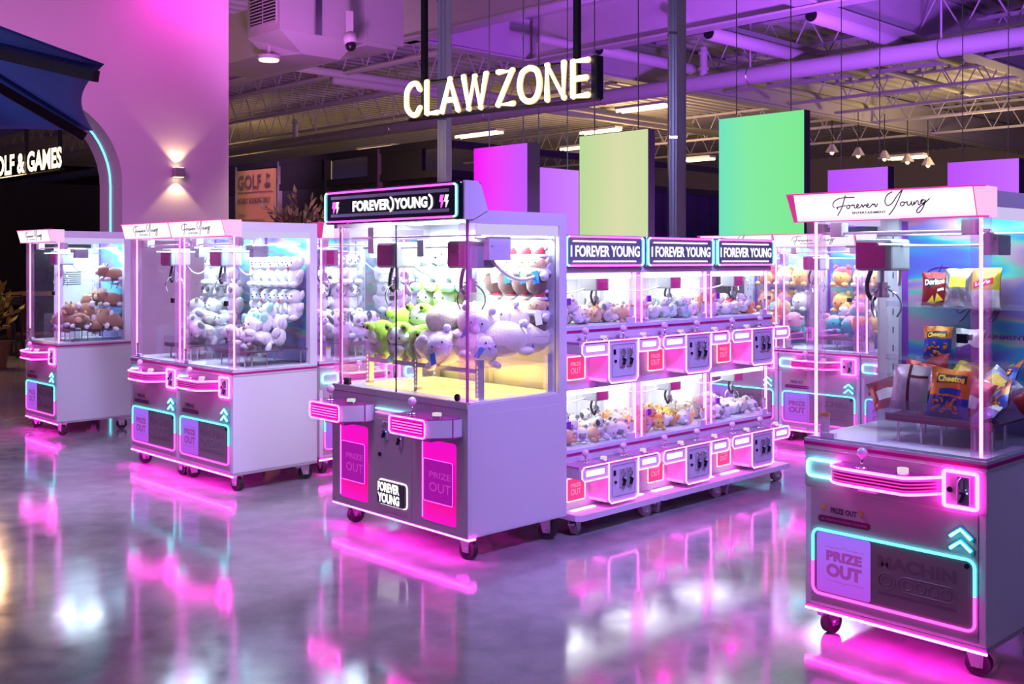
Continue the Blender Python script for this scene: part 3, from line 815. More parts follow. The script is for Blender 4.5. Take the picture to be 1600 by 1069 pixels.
def claw(x, y, z, parent, s=1):
    """trolley box with claw hanging below, z = underside of the trolley"""
    m = MB(); m.box(x - .085 * s, x + .085 * s, y - .08 * s, y + .09 * s, z, z + .135 * s, .012 * s); t = m.build('trolley', TROLM, parent)
    MB().box(x - .075 * s, x + .055 * s, y - .085 * s, y - .08 * s, z + .012 * s, z + .122 * s, .002).build('trolley_face', MAG, t)
    m = MB(); script(m, x - .055 * s, z + .075 * s, .00008 * s, y - .087 * s, .0007 * s, 2); m.build('face_lettering', PINKACR, t)
    m = MB(); m.cyl((x, y, z), (x, y, z - .05 * s), .010 * s, n=8); m.cyl((x, y, z - .05 * s), (x, y, z - .10 * s), .024 * s, n=12); m.cyl((x, y, z - .065 * s), (x, y, z - .075 * s), .034 * s, n=12); m.cyl((x, y, z - .1 * s), (x, y, z - .115 * s), .03 * s, n=12)
    h = m.build('claw_head', STEEL, parent, False)
    for k in range(3):
        a = math.radians(25 + 120 * k); ca, sa = math.cos(a), math.sin(a)
        pts = smooth([(x + ca * q * s, y + sa * q * s, z - w * s) for q, w in ((.025, .08), (.055, .10), (.075, .13), (.078, .165), (.060, .20))], 3)
        MB().tube(pts, .0042 * s, 5).build('prong', CHROME, h)
    m = MB(); m.tube(smooth([(x - .05 * s, y, z), (x - .068 * s, y, z - .05 * s), (x - .06 * s, y - .01, z - .10 * s), (x - .035 * s, y - .01, z - .125 * s), (x - .02 * s, y - .01, z - .09 * s)], 4), .010 * s, 7); m.build('coil_cable', BLACK, h)
    return t


def hose(p0, p1, sag, parent, r=.007):
    p0, p1 = Vector(p0), Vector(p1); pts = [p0.lerp(p1, t) - Vector((0, 0, sag * 4 * t * (1 - t))) for t in [k / 14 for k in range(15)]]
    return MB().tube(pts, r, 6).build('cable_hose', CABLEW, parent, True)


# ------------------------------------------------------------------ standard single-player machine (x: 0..W, y: 0 front..D back)
W, D = .772, .69
ZB, ZL, ZT = .12, .839, 1.867


def make_standard():
    r = empty('claw_machine', (0, 0, 0))
    MB().box(0, W, 0, D, ZB + .012, .797, .004).build('cabinet', PAINT, r)
    MB().box(.03, .741, -.003, .004, .145, .632, .0015).build('service_door', PANEL, r)
    MB().box(0, W, -.002, .002, .635, .79).build('upper_fascia', PANEL, r)
    bd = MB().box(-.003, W + .003, -.004, D, .797, ZL, .002).build('ledge_band', BANDM, r)
    m = MB(); m.box(-.004, W + .004, -.005, D, .811, .826); m.build('magenta_trim_and_reflection', MAGSTRIP, bd)  # magenta reflection in the metal band, built as a coloured strip
    # handle loop
    m = MB(); m.tube(rrect(.018, .155, .682, .752, .02, -.012), .0065, 6, True); m.build('neon_handle', TEALHI, r)
    # control shelf
    poly = smooth([(.60, 0), (.535, -.10), (.50, -.128)], 3) + smooth([(.30, -.13), (.22, -.122), (.175, -.085), (.165, 0)], 3)
    poly = [(p.x, p.y) for p in poly]
    sh = MB().hprism(poly[::-1], .690, .758).build('control_shelf', MAGSHELF, r)
    for z, rr, mm in ((.756, .0062, NEONHI), (.692, .0055, NEONHI)):
        MB().tube([(x, y - .003 if y < -.01 else y, z) for x, y in poly], rr, 6).build('neon_trim', mm, sh)
    for z in (.705, .718, .731, .744):
        MB().tube([(x, y - .002 if y < -.01 else y, z) for x, y in poly], .003, 5).build('shelf_rib', RIBPINK, sh)
    MB().box(.30, .38, -.10, -.02, .670, .690).build('shelf_bracket', PAINT, sh)
    joystick(.305, -.075, .758, sh); button(.475, -.07, .758, sh)
    # coin box
    cb = MB().box(.618, .735, -.008, 0, .658, .782, .002).build('coin_box', PANEL, r)
    m = MB(); m.tube(rrect(.612, .741, .652, .788, .008, -.012, 2), .0075, 6, True); m.build('neon_frame', NEONHI, cb)
    coin_mech(.690, .718, cb, -.008, .9)
    MB().cyl((.634, -.014, .716), (.634, -.008, .716), .011, n=12).build('lock', LOCK, cb)
    # prize out print
    m = MB(); put_text(m, 'PRIZE OUT', .122, .243, .535, .560, -.0045, .05); pr = m.build('prize_label', INKDARK, r)
    for x in (.092, .262): m = MB(); m.prism([(x - .006, .566), (x - .010, .549), (x - .001, .549), (x - .006, .533), (x + .010, .554), (x + .001, .554), (x + .007, .566)][::-1], -.0048, -.003); m.build('bolt_print', YELLOW, pr)
    m = MB(); m.prism([(p.x, p.z) for p in rrect(.066, .302, .492, .520, .013)], -.0065, -.003); m.build('pill_print', PILL, pr)
    m = MB(); put_text(m, 'PAY ATTENTION TO PINCHING YOUR HANDS', .080, .290, .502, .510, -.0072, .02); m.build('pill_lettering', PINKACR, pr)
    # chevrons
    for k in range(2):
        z = .537 - .046 * k; m = MB(); m.tube([(.637, -.014, z), (.677, -.014, z + .032), (.718, -.014, z)], .0062, 6); ch = m.build('chevron', TEALHI, r)
        MB().prism([(.630, z - .010), (.677, z + .020), (.727, z - .012), (.727, z + .006), (.677, z + .046), (.630, z + .008)], -.008, -.003).build('chevron_backing', TEALACR, ch)
    # prize door
    dr = MB().prism([(p.x, p.z) for p in rrect(.045, .727, .190, .455, .03)], -.006, -.002).build('prize_door', DOORDARK, r)
    lp = rrect(.042, .730, .187, .458, .03, -.010)
    zc = .322; nL = [p for p in lp]
    # split loop at zc on both sides
    bl = lp[0:6]; br = lp[6:12]; tr = lp[12:18]; tl = lp[18:24]
    MB().tube([(.042, -.010, zc)] + bl + br + [(.730, -.010, zc)], .0058, 6).build('neon_loop_pink', NEONLO, dr)
    MB().tube([(.730, -.010, zc)] + tr + tl + [(.042, -.010, zc)], .0058, 6).build('neon_loop_teal', TEALLO, dr)
    lit = MB().prism([(p.x, p.z) for p in rrect(.060, .304, .198, .448, .012)], -.008, -.005).build('lit_panel', PURPLEPNL, dr)
    m = MB(); put_text(m, 'PRIZE', .105, .268, .335, .378, -.0095, .06); put_text(m, 'OUT', .105, .268, .268, .325, -.0095, .06); m.build('prize_out_print', INKPINK, dr)
    m = MB()
    for z, s in ((.392, 1), (.252, -1)): m.tube([(.098, -.009, z), (.176, -.009, z), (.186, -.009, z + .010 * s), (.196, -.009, z), (.276, -.009, z)], .0014, 4)
    m.build('bracket_print', INKPINK, dr)
    m = MB(); put_text(m, 'MACHIN', .335, .660, .352, .405, -.0068, .05)
    for cx, rr in ((.375, .032), (.375, .018)): m.tube([(cx + rr * 1.1 * math.cos(t), -.006, .304 + rr * math.sin(t)) for t in [k * math.pi / 10 for k in range(20)]], .003, 4, True)
    m.tube(rrect(.425, .66, .274, .334, .029, -.006), .003, 4, True)
    for k in range(4): m.tube([(.465 + .052 * k + .020 * math.cos(t), -.006, .304 + .019 * math.sin(t)) for t in [j * math.pi / 7 for j in range(14)]], .003, 4, True)
    m.box(.335, .66, -.0075, -.006, .245, .258); m.build('door_print', OUTLINE, dr)
    MB().cyl((.700, -.012, .432), (.700, -.005, .432), .010, n=12).build('door_lock', LOCK, dr)
    # base neon and casters
    MB().tube([(0, .002, ZB - .010), (W, .002, ZB - .010)], .006, 6).build('base_neon', NEONBASE, r)
    MB().box(.0, W, 0, D, ZB - .004, ZB + .012).build('base_plate', PANEL, r)
    for x, y, a in ((.075, .07, 80), (W - .07, .07, 8), (.075, D - .07, 60), (W - .07, D - .07, 75)): caster(x, y, ZB - .004, r, ang_=a)
    # glass case
    MB().box(.008, W - .008, .01, D - .01, ZL, ZL + .008).build('case_floor', INNER, r)
    for x in (.004, W - .064):
        m = MB(); m.box(x, x + .06, .002, .058, ZL, 1.77, .003)
        po = m.build('corner_post', ACRP, r); MB().cyl((x + .03, .03, ZL), (x + .03, .03, 1.77), .0065, n=6).build('neon_tube', NEONPOST, po)
    for s, x in ((0, .0), (1, W - .05)):
        m = MB(); m.box(x, x + .05, D - .062, D, ZL, 1.81); m.build('rear_pillar', PAINT, r)
        x0 = .0 if s == 0 else W - .022
        m = MB(); m.box(x0, x0 + .022, .0, D, 1.805, ZT); m.build('roof_side_beam', PAINT, r)
        m = MB(); m.box(x0 + .005, x0 + .015, .06, D - .062, 1.758, 1.805); m.build('side_light_lens', LEDSTRIP, r)
        xp = .004 if s == 0 else W - .010
        m = MB(); m.box(xp, xp + .006, .06, D - .062, ZL, 1.758); m.build('side_glass', GLASS, r)
    MB().box(.064, W - .064, .004, .009, ZL, 1.77).build('front_glass', GLASS, r)
    MB().box(.02, W - .02, .03, D, 1.82, ZT - .002).build('roof', PAINT, r)
    MB().box(.15, W - .15, .15, D - .15, 1.812, 1.820).build('case_lamp', LEDWHITE, r)
    bw = MB().box(.05, W - .05, D - .02, D, ZL, 1.81).build('back_wall', HOLO, r)
    m = MB(); m.box(.05, .10, D - .055, D - .02, ZL, 1.81); m.build('shelf_upright', INNER, bw)
    m = MB()
    for k in range(10): m.box(.073, .077, D - .057, D - .054, .92 + k * .085, .95 + k * .085)
    m.build('upright_slot', LOCK, bw)
    m = MB(); m.box(.102, .130, D - .024, D - .019, ZL, 1.78); m.build('violet_strip', VIOLET, bw)
    m = MB(); script(m, .22, 1.52, .00042, D - .024, .0022, 3, (0, 1, 2, 3, 4)); script(m, .10, 1.36, .00042, D - .024, .0022, 3, (5, 6, 7, 8)); put_text(m, 'ENTERTAINMENT', .36, .66, 1.255, 1.275, D - .023, .03); m.build('wall_lettering', INKMAG, bw)
    for z in (1.155, 1.395):
        m = MB(); m.box(.11, W - .05, D - .19, D - .02, z - .005, z); m.box(.11, W - .05, D - .193, D - .19, z - .005, z + .02); m.build('acrylic_shelf', ACR, r)
    # prize table
    tb = MB().box(.30, W - .03, .13, D - .04, .948, .958).build('prize_table', DARKGLASS, r)
    MB().box(.30, W - .03, .125, .13, .935, .965).build('table_lip', DARKLIP, tb)
    for x, y in ((.34, .16), (.44, .16), (.52, .17), (.66, .16), (.72, .18), (.72, .30), (.34, .40), (.72, .58), (.34, .6)): MB().cyl((x, y, ZL), (x, y, .948), .0055, n=7).build('table_rod', STEEL, tb)
    # chute, acrylic walls
    m = MB(); m.box(.298, .302, .06, .40, ZL, 1.10); m.box(.03, .30, .398, .402, ZL, 1.10); m.box(.302, W - .07, .118, .121, .95, 1.02); m.build('chute_wall', ACR, r)
    m = MB(); m.box(.066, .108, .012, .014, .87, .95); st = m.build('instruction_sticker', STICK, r); MB().box(.066, .108, .0105, .0125, .937, .952).build('sticker_band', YELLOW, st)
    MB().box(.066, .13, .010, .035, ZL, .868).build('latch_box', PAINT2, r)
    MB().box(W - .115, W - .075, -.004, .012, 1.282, 1.318, .002).build('glass_lock', LOCK, r)
    # gantry
    for y in (.10, D - .12): MB().cyl((.03, y, 1.715), (W - .03, y, 1.715), .006, n=7).build('rail', STEEL, r)
    MB().cyl((.30, .06, 1.665), (.30, D - .06, 1.665), .006, n=7).build('rail', STEEL, r)
    MB().cyl((.04, .27, 1.66), (W - .02, .27, 1.66), .005, n=7).build('rail', STEEL, r)
    for x in (.075, W - .13): MB().box(x, x + .055, .07, .13, 1.70, 1.76, .004).build('rail_carriage', PAINT2, r)
    MB().box(W - .09, W - .03, .18, .30, 1.62, 1.70, .003).build('drive_motor', ALU, r); MB().cyl((W - .06, .15, 1.69), (W - .06, .18, 1.69), .022, n=12).build('drive_wheel', STEEL, r)
    claw(.215, .26, 1.555, r, 1.0)
    hose((.28, .30, 1.60), (.10, D - .06, 1.58), .10, r)
    # header light box
    hz0, hz1 = 1.765, 1.879; y0, y1 = -.075, -.045
    m = MB(); m.add([(-.012, y0, hz1), (.748, y0, hz1), (.752, y1, hz0), (-.010, y1, hz0), (-.012, .03, hz1), (.748, .03, hz1), (.752, .03, hz0), (-.010, .03, hz0)], [(3, 2, 1, 0), (4, 5, 6, 7), (0, 1, 5, 4), (2, 3, 7, 6), (1, 2, 6, 5), (3, 0, 4, 7)])
    hd = m.build('header', HEADER, r)
    m = MB(); m.add([(-.055, y0 + .012, hz1), (-.012, y0, hz1), (-.010, y1, hz0), (-.035, y1 + .01, hz0), (-.055, .03, hz1), (-.012, .03, hz1), (-.010, .03, hz0), (-.035, .03, hz0)], [(0, 1, 2, 3), (4, 7, 6, 5), (0, 4, 5, 1), (3, 2, 6, 7), (0, 3, 7, 4), (1, 5, 6, 2)]); m.build('end_cap', CAPMAG, hd)
    m = MB(); m.add([(.752, y0, hz1), (.786, y0 + .03, hz1), (.786, y1 + .03, hz0), (.755, y1, hz0), (.752, .06, hz1), (.786, .06, hz1), (.786, .06, hz0), (.755, .06, hz0)], [(0, 3, 2, 1), (4, 5, 6, 7), (0, 1, 5, 4), (3, 7, 6, 2), (0, 4, 7, 3), (1, 2, 6, 5)]); m.build('end_cap', CAPPINK, hd)
    sy = lambda z: y1 + (y0 - y1) * (z - hz0) / (hz1 - hz0) - .0012
    m = MB(); script(m, .165, 1.814, .000375, 0, .0021, 4); put_text(m, 'ENTERTAINMENT', .250, .395, 1.789, 1.798, 0, .03); m.v = [(a, b + sy(c), c) for a, b, c in m.v]; m.build('lettering', INK, hd)
    m = MB(); m.tube([(-.055, y0 + .012, hz1), (-.012, y0, hz1), (.752, y0, hz1), (.786, y0 + .03, hz1)], .0035, 5); m.tube([(-.035, y1 + .01, hz0), (.755, y1, hz0), (.786, y1 + .03, hz0)], .0045, 5); m.tube([(.752, y0 - .001, hz1), (.755, y1 - .001, hz0)], .002, 4); m.build('pink_edging', EDGEPINK, hd)
    l = light('case_light', 'AREA', (W / 2, D / 2, 1.79), (W / 2, D / 2, 0), CASEP, (.62, .86, 1), .5, parent=r, sizey=.35)
    return r


CASEP = 13
BANDM = mat('ledge_metal', (.86, .84, .88), .16, .55)
MAGSHELF = mat('shelf_magenta_gloss', (.55, .03, .36), .12, coat=.6)
RIBPINK = emit('rib_pink', (1, .05, .6), .9)
VIOLET = mat('violet_strip', (.25, .05, .50), .4)
INKMAG = mat('wall_script_magenta', (.22, .01, .28), .5)
DARKLIP = mat('table_lip', (.20, .08, .12), .3)
CAPMAG = emit('header_end_cap', (.85, .03, .35), .75)
CAPPINK = emit('header_pink_end', (1, .55, .9), 1.0)
EDGEPINK = emit('header_edge', (.95, .05, .45), .9)

proto = make_standard()
MACH = {}


def place(name, FLpos, rz, label, zs=1.0, first=False):
    o = proto if first else copy_tree(proto)
    o.location = (FLpos[0], FLpos[1], 0); o.rotation_euler = (0, 0, math.radians(rz)); o.scale = (1, 1, zs)
    tag(o, label, 'claw machine', 'single claw machines'); MACH[name] = (Vector((FLpos[0], FLpos[1], 0)), rz, zs); return o


def FLof(FR, rz, w): u, _ = ang(rz); return (FR[0] - w * u.x, FR[1] - w * u.y)


oR = place('R', FLof((1.79, 3.986), -46.87, W), -46.87, 'nearest claw machine full of snack bags, at right edge', first=True)
u, v = ang(-45.14)
l2 = FLof((-1.916, 7.253), -45.14, .770); place('L2', l2, -45.14, 'claw machine of white plush dogs, right one of the joined pair')
place('L1', FLof((l2[0] - .002 * u.x, l2[1] - .002 * u.y), -45.14, W), -45.14, 'claw machine of white plush pandas, left one of the joined pair')
oF = place('F', FLof((-4.104, 9.557), -45.75, W + .02), -45.75, 'left-most claw machine with brown plush capybaras')
place('D1', (-1.43, 7.86), 44.2, 'claw machine standing behind the joined pair, spotted plush dogs inside')
u2, _ = ang(44.2); place('D2', (-1.43 + .785 * u2.x, 7.86 + .785 * u2.y), 44.2, 'claw machine seen through the glass of the tall double cabinet')
e1 = ((1217 - 800) / F * 9.4, 9.4); u3, _ = ang(-46)
place('E1', e1, -46, 'claw machine at back, seen beside the post of snack machine', .972)
place('E0', (e1[0] - .785 * u3.x, e1[1] - .785 * u3.y), -46, 'claw machine at back, mostly hidden behind the stacked mini machines', .972)
place('E2', (e1[0] + .785 * u3.x, e1[1] + .785 * u3.y), -46, 'claw machine at back, seen only through the snack machine', .972)

# extra white rear-left panel inside the left-most machine
vp = MB().box(.012, .024, .26, .63, ZL + .01, 1.72).build('vent_panel', INNER, oF)
for k in range(7): MB().box(.0235, .026, .34, .52, 1.36 + k * .02, 1.367 + k * .02).build('vent_slot', LOCK, vp)
for c in KIDS[oR.name]:
    if c.type == 'LIGHT': c.data = c.data.copy(); c.data.energy = 5.5
# ------------------------------------------------------------------ big two-player machine C
WC, DC = 1.258, .753


def make_double():
    u, v = ang(-46.58); fl = FLof((-.232, 5.557), -46.58, WC)
    r = empty('double_claw_machine', (fl[0], fl[1], 0), -46.58)
    MB().box(0, WC, 0, DC, .13, ZL, .003).build('cabinet', PAINT, r)
    MB().box(0, WC, -.003, .002, .13, ZL - .03).build('front_panel', PANEL, r)
    MB().box(.002, WC - .002, -.006, .02, ZL - .028, ZL + .01, .003).build('window_sill', PANEL, r)
    m = MB(); m.box(WC - .001, WC + .002, .02, DC - .06, .14, ZL - .06); m.build('side_panel', PAINT, r)
    for i, (x0, x1) in enumerate(((.093, .370), (.883, 1.168))):
        b = MB().prism([(p.x, p.z) for p in rrect(x0, x1, .176, .620, .018)], -.006, -.002).build('prize_bay', BAYG[i], r)
        m = MB(); m.tube([(x0 + .004, -.008, .19), (x0 + .004, -.008, .61)], .003, 5); m.build('bay_neon', NEONMID, b)
        pn = MB().prism([(p.x, p.z) for p in rrect(x0 + .022, x1 - .014, .286, .517, .012)], -.016, -.006).build('prize_flap', PINKPNL, b)
        m = MB(); m.tube(rrect(x0 + .022, x1 - .014, .286, .517, .012, -.0165), .0022, 4, True); m.build('flap_edge', NEONLO, b)
        m = MB(); put_text(m, 'PRIZE', x0 + .075, x1 - .03, .42, .452, -.0175, .0); put_text(m, 'OUT', x0 + .075, x1 - .03, .345, .395, -.0175, .0); m.build('flap_lettering', FLAPINK, b)
    # coin door
    cd = MB().box(.466, .788, -.006, -.002, .156, .690, .001).build('coin_door', PANEL, r)
    coin_mech(.551, .625, cd, -.006, .85); coin_mech(.689, .600, cd, -.006, .85)
    MB().cyl((.494, -.014, .481), (.494, -.006, .481), .012, n=12).build('lock', LOCK, cd)
    bk = MB().prism([(p.x, p.z) for p in rrect(.490, .745, .205, .335, .02)], -.024, -.010).build('logo_plate', LOGOBACK, cd)
    m = MB(); m.tube(rrect(.486, .749, .201, .339, .022, -.008), .004, 5, True); m.build('logo_halo', WHITEHI, cd)
    m = MB(); put_text(m, 'FOREVER', .496, .700, .275, .330, -.026, .05); put_text(m, 'YOUNG', .496, .700, .212, .268, -.026, .05); m.build('logo_lettering', SIGNW, cd)
    m = MB(); m.tube([(.46, -.012, .745), (.80, -.012, .745)], .004, 5); m.build('teal_bar', TEALHI, r)
    m = MB(); m.tube([(.46, -.012, .722), (.80, -.012, .722)], .003, 5); m.build('pink_bar', NEONMID, r)
    for xc in (.225, 1.012):
        h = .20
        poly = [(xc - h, 0), (xc - h, -.16), (xc - h + .02, -.185), (xc + h * .55, -.185), (xc + h * .6, -.18), (xc + h, -.06), (xc + h, 0)]
        sh = MB().hprism(poly, .662, .765).build('control_shelf', MAGSHELF, r)
        sd = MB(); sd.add([(xc + h * .62, -.181, .668), (xc + h + .001, -.058, .668), (xc + h + .001, -.058, .760), (xc + h * .62, -.181, .760)], [(0, 1, 2, 3)]); sd.add([(xc + h + .0015, -.058, .668), (xc + h + .0015, 0, .668), (xc + h + .0015, 0, .760), (xc + h + .0015, -.058, .760)], [(0, 1, 2, 3)]); sd.build('shelf_side', PAINT, sh)
        fr = [(p.x, -.189, p.z) for p in rrect(xc - h + .012, xc + h * .6, .666, .760, .02)]
        MB().tube(fr, .0045, 6, True).build('neon_frame', NEONHI, sh)
        MB().box(xc - h + .03, xc + h * .5, -.187, -.184, .68, .746).build('grille_panel', MAGSTRIP, sh)
        for k in range(4): MB().tube([(xc - h + .04, -.189, .690 + k * .015), (xc + h * .47, -.189, .690 + k * .015)], .0028, 5).build('neon_line', NEONMID, sh)
        MB().box(xc - .1, xc + .1, -.14, -.02, .64, .662).build('shelf_bracket', PINKACR, sh)
        joystick(xc - .10, -.10, .765, sh, .024, .05); button(xc + .10, -.09, .765, sh, .032)
    m = MB(); m.tube([(0, .003, .124), (WC, .003, .124), (WC + .002, .02, .124), (WC + .002, .05, .124)], .006, 6); m.build('base_neon', NEONBASE, r)
    for x, y, a in ((.10, .09, 85), (WC - .085, .07, 8), (.1, DC - .08, 60), (WC - .08, DC - .09, 30)): caster(x, y, .13, r, .052, a)
    # case
    MB().box(.01, WC - .01, .01, DC - .01, ZL, ZL + .006).build('case_floor', INNER, r)
    for x0, x1 in ((.16, .60), (.66, 1.18)):
        for y0, y1 in ((.13, .36), (.42, .66)): MB().box(x0, x1, y0, y1, ZL + .006, ZL + .014).build('floor_light', YELLOWLED, r)
    for x in (.008, WC - .078):
        m = MB(); m.box(x, x + .07, .002, .07, ZL, 1.80, .003)
        po = m.build('corner_post', ACRP, r); MB().cyl((x + .035, .035, ZL), (x + .035, .035, 1.80), .0075, n=6).build('neon_tube', NEONPOST, po)
        MB().box(x + .048, x + .062, .012, .022, ZL, 1.80).build('magenta_edge', PINKACR, po)
    for s in (0, 1):
        x0 = 0 if s == 0 else WC - .03
        MB().box(x0, x0 + .03, DC - .062, DC, ZL, ZT).build('rear_pillar', PAINT, r)
        MB().box(x0, x0 + .03, .01, DC - .062, 1.795, ZT).build('roof_side_beam', PAINT, r)
        MB().box(x0 + .01, x0 + .02, .07, DC - .062, 1.735, 1.795).build('side_light_lens', LEDSTRIP, r)
        xp = .004 if s == 0 else WC - .010
        MB().box(xp, xp + .006, .07, DC - .062, ZL, 1.735).build('side_glass', GLASS, r)
    for x0, x1 in ((.078, WC / 2 - .003), (WC / 2 + .003, WC - .078)): MB().box(x0, x1, .004, .009, ZL, 1.80).build('front_glass', GLASS, r)
    MB().box(WC / 2 - .003, WC / 2 + .003, .003, .010, ZL, 1.80).build('glass_seam', LOCK, r)
    MB().box(.03, WC - .03, .03, DC, 1.83, ZT - .002).build('roof', PAINT, r)
    for x0, x1 in ((.15, .55), (.70, 1.10)): MB().box(x0, x1, .2, .55, 1.822, 1.83).build('case_lamp', LEDWHITE, r)
    bw = MB().box(.03, WC - .03, DC - .02, DC, ZL, ZT - .03).build('back_wall', INNER, r)
    m = MB(); m.box(.62, .66, DC - .06, DC - .02, ZL, 1.8); m.box(WC - .09, WC - .04, DC - .06, DC - .02, ZL, 1.8); m.build('shelf_upright', INNER, bw)
    for z in (1.17, 1.40): MB().box(.05, WC - .05, DC - .21, DC - .02, z - .006, z).build('acrylic_shelf', ACR, r)
    # slotted steel table
    tb = MB().box(.14, WC - .06, .13, DC - .05, 1.012, 1.018).build('prize_table', ACR, r)
    for x in (.15, .62, WC - .10):
        for y in (.14, DC - .09):
            lg = MB().box(x, x + .035, y, y + .035, ZL, 1.03 if x < 1 else 1.06).build('table_leg', ALU, tb)
            m = MB()
            for k in range(7): m.box(x + .013, x + .022, y - .0015, y + .001, ZL + .03 + k * .024, ZL + .042 + k * .024)
            m.build('leg_slots', YELLOWLED if x < .3 else WHITECAP, lg)
    for y in (.14, DC - .07): MB().box(.15, WC - .07, y, y + .012, .985, 1.010).build('table_rail', ALU, tb)
    m = MB(); m.box(.14, WC - .06, .128, .131, 1.018, 1.13); m.box(WC - .063, WC - .06, .131, DC - .05, 1.018, 1.13); m.box(.14, .143, .131, DC - .05, 1.018, 1.13); m.build('toy_guard', ACR, r)
    MB().box(.10, .15, .010, .035, ZL + .01, ZL + .05, .003).build('latch', LOCK, r); MB().cyl((WC - .09, -.002, ZL + .03), (WC - .09, .01, ZL + .03), .02, n=12).build('glass_lock', LOCK, r)
    # gantry x2
    for y in (.12, DC - .12): MB().cyl((.03, y, 1.735), (WC - .03, y, 1.735), .006, n=7).build('rail', STEEL, r)
    MB().cyl((.05, .20, 1.675), (WC - .03, .20, 1.675), .007, n=7).build('rail', STEEL, r)
    MB().cyl((WC - .06, .1, 1.72), (WC - .06, DC - .05, 1.72), .006, n=7).build('rail', STEEL, r)
    claw(.34, .24, 1.555, r, 1.12); claw(1.085, .17, 1.555, r, 1.12)
    MB().box(.14, .20, .16, .30, 1.64, 1.80, .004).build('drive_motor', PAINT2, r); MB().box(.60, .66, .18, .26, 1.62, 1.72, .003).build('drive_motor', ALU, r); MB().box(WC - .14, WC - .03, .18, .34, 1.60, 1.73, .003).build('drive_motor', PAINT2, r)
    hose((.42, .28, 1.58), (.68, .55, 1.60), .09, r, .009); hose((WC - .08, .24, 1.60), (WC - .07, DC - .07, 1.58), .10, r, .010)
    # sign
    sg = MB().box(-.012, WC - .002, -.05, .10, 1.815, 2.018, .012).build('sign_box', BLACKGL, r)
    m = MB(); P = [(0, 1.815), (.06, 1.815), (.165, 1.868), (.115, 2.0), (.09, 2.02), (0, 2.02)]
    n = len(P); m.add([(WC - .004, .0 - .03 + a, b) for a, b in P] + [(WC + .010, -.03 + a, b) for a, b in P], [tuple(range(n)), tuple(range(2 * n - 1, n - 1, -1))] + [(i, (i + 1) % n, n + (i + 1) % n, n + i) for i in range(n)]); m.build('sign_end_plate', PAINT2, sg)
    lp = rrect(0.0, WC - .03, 1.830, 2.003, .02, -.055)
    bl, br, tr, tl = lp[0:6], lp[6:12], lp[12:18], lp[18:24]
    for pts, mm in (([bl[-1], br[0]], NEONLO), ([tr[-1], tl[0]], NEONLO), (br + tr, TEALHI), (tl + bl, TEALHI)): MB().tube(pts, .0055, 6).build('sign_neon', mm, sg)
    for z in (1.857, 1.963): MB().box(.06, WC - .09, -.0535, -.051, z, z + .018).build('mesh_strip', ALU, sg)
    m = MB(); put_text(m, 'FOREVER', .285, .655, 1.885, 1.948, -.0535, .05); put_text(m, 'YOUNG', .690, .985, 1.885, 1.948, -.0535, .05)
    for x in (.655, 1.0): m.tube(smooth([(x, -.0535, 1.955), (x + .022, -.0535, 1.935), (x + .022, -.0535, 1.895), (x - .002, -.0535, 1.876)], 4), .006, 5)
    m.build('sign_lettering', SIGNW, sg)
    for x, mm in ((.085, NEONLO), (.12, SIGNW), (1.10, NEONLO), (1.14, SIGNW)):
        MB().prism([(x, 1.880), (x + .022, 1.918), (x + .010, 1.918), (x + .022, 1.948), (x - .004, 1.948), (x - .012, 1.912), (x + .002, 1.912)], -.054, -.051).build('sign_bolt', mm, sg)
    for x in (.32, .93): light('case_light', 'AREA', (x, DC / 2, 1.80), (x, DC / 2, 0), 17, (.84, .94, 1), .5, parent=r, sizey=.4)
    light('floor_glow', 'AREA', (WC / 2, DC / 2, ZL + .03), (WC / 2, DC / 2, 2), 7, (1, .62, .16), .9, parent=r, sizey=.5)
    tag(r, 'big two-player claw cabinet with FOREVER YOUNG neon sign at centre', 'claw machine'); return r


BAYG = [gradient_emit('bay_glow_' + str(i), [(0, (1, 0, .62)), (.3, (.95, 0, .22)), (.55, (1, 0, .45)), (1, (.95, 0, .62))], .95, 2, .176, .62) for i in (0, 1)]  # light of the bay's hidden neon put into a glowing gradient
FLAPINK = emit('flap_ink', (.62, .05, .55), .9)
LOGOBACK = mat('logo_back', (.05, .05, .055), .4)
BLACKGL = mat('black_gloss', (.008, .008, .012), .06, spec=.7)
cabC = make_double()
MACH['C'] = (cabC.location.copy(), -46.58, 1)

# ------------------------------------------------------------------ stacked mini machines (x 0..WB, y 0 front tray edge)
WB, YW, DB = .76, .155, .72


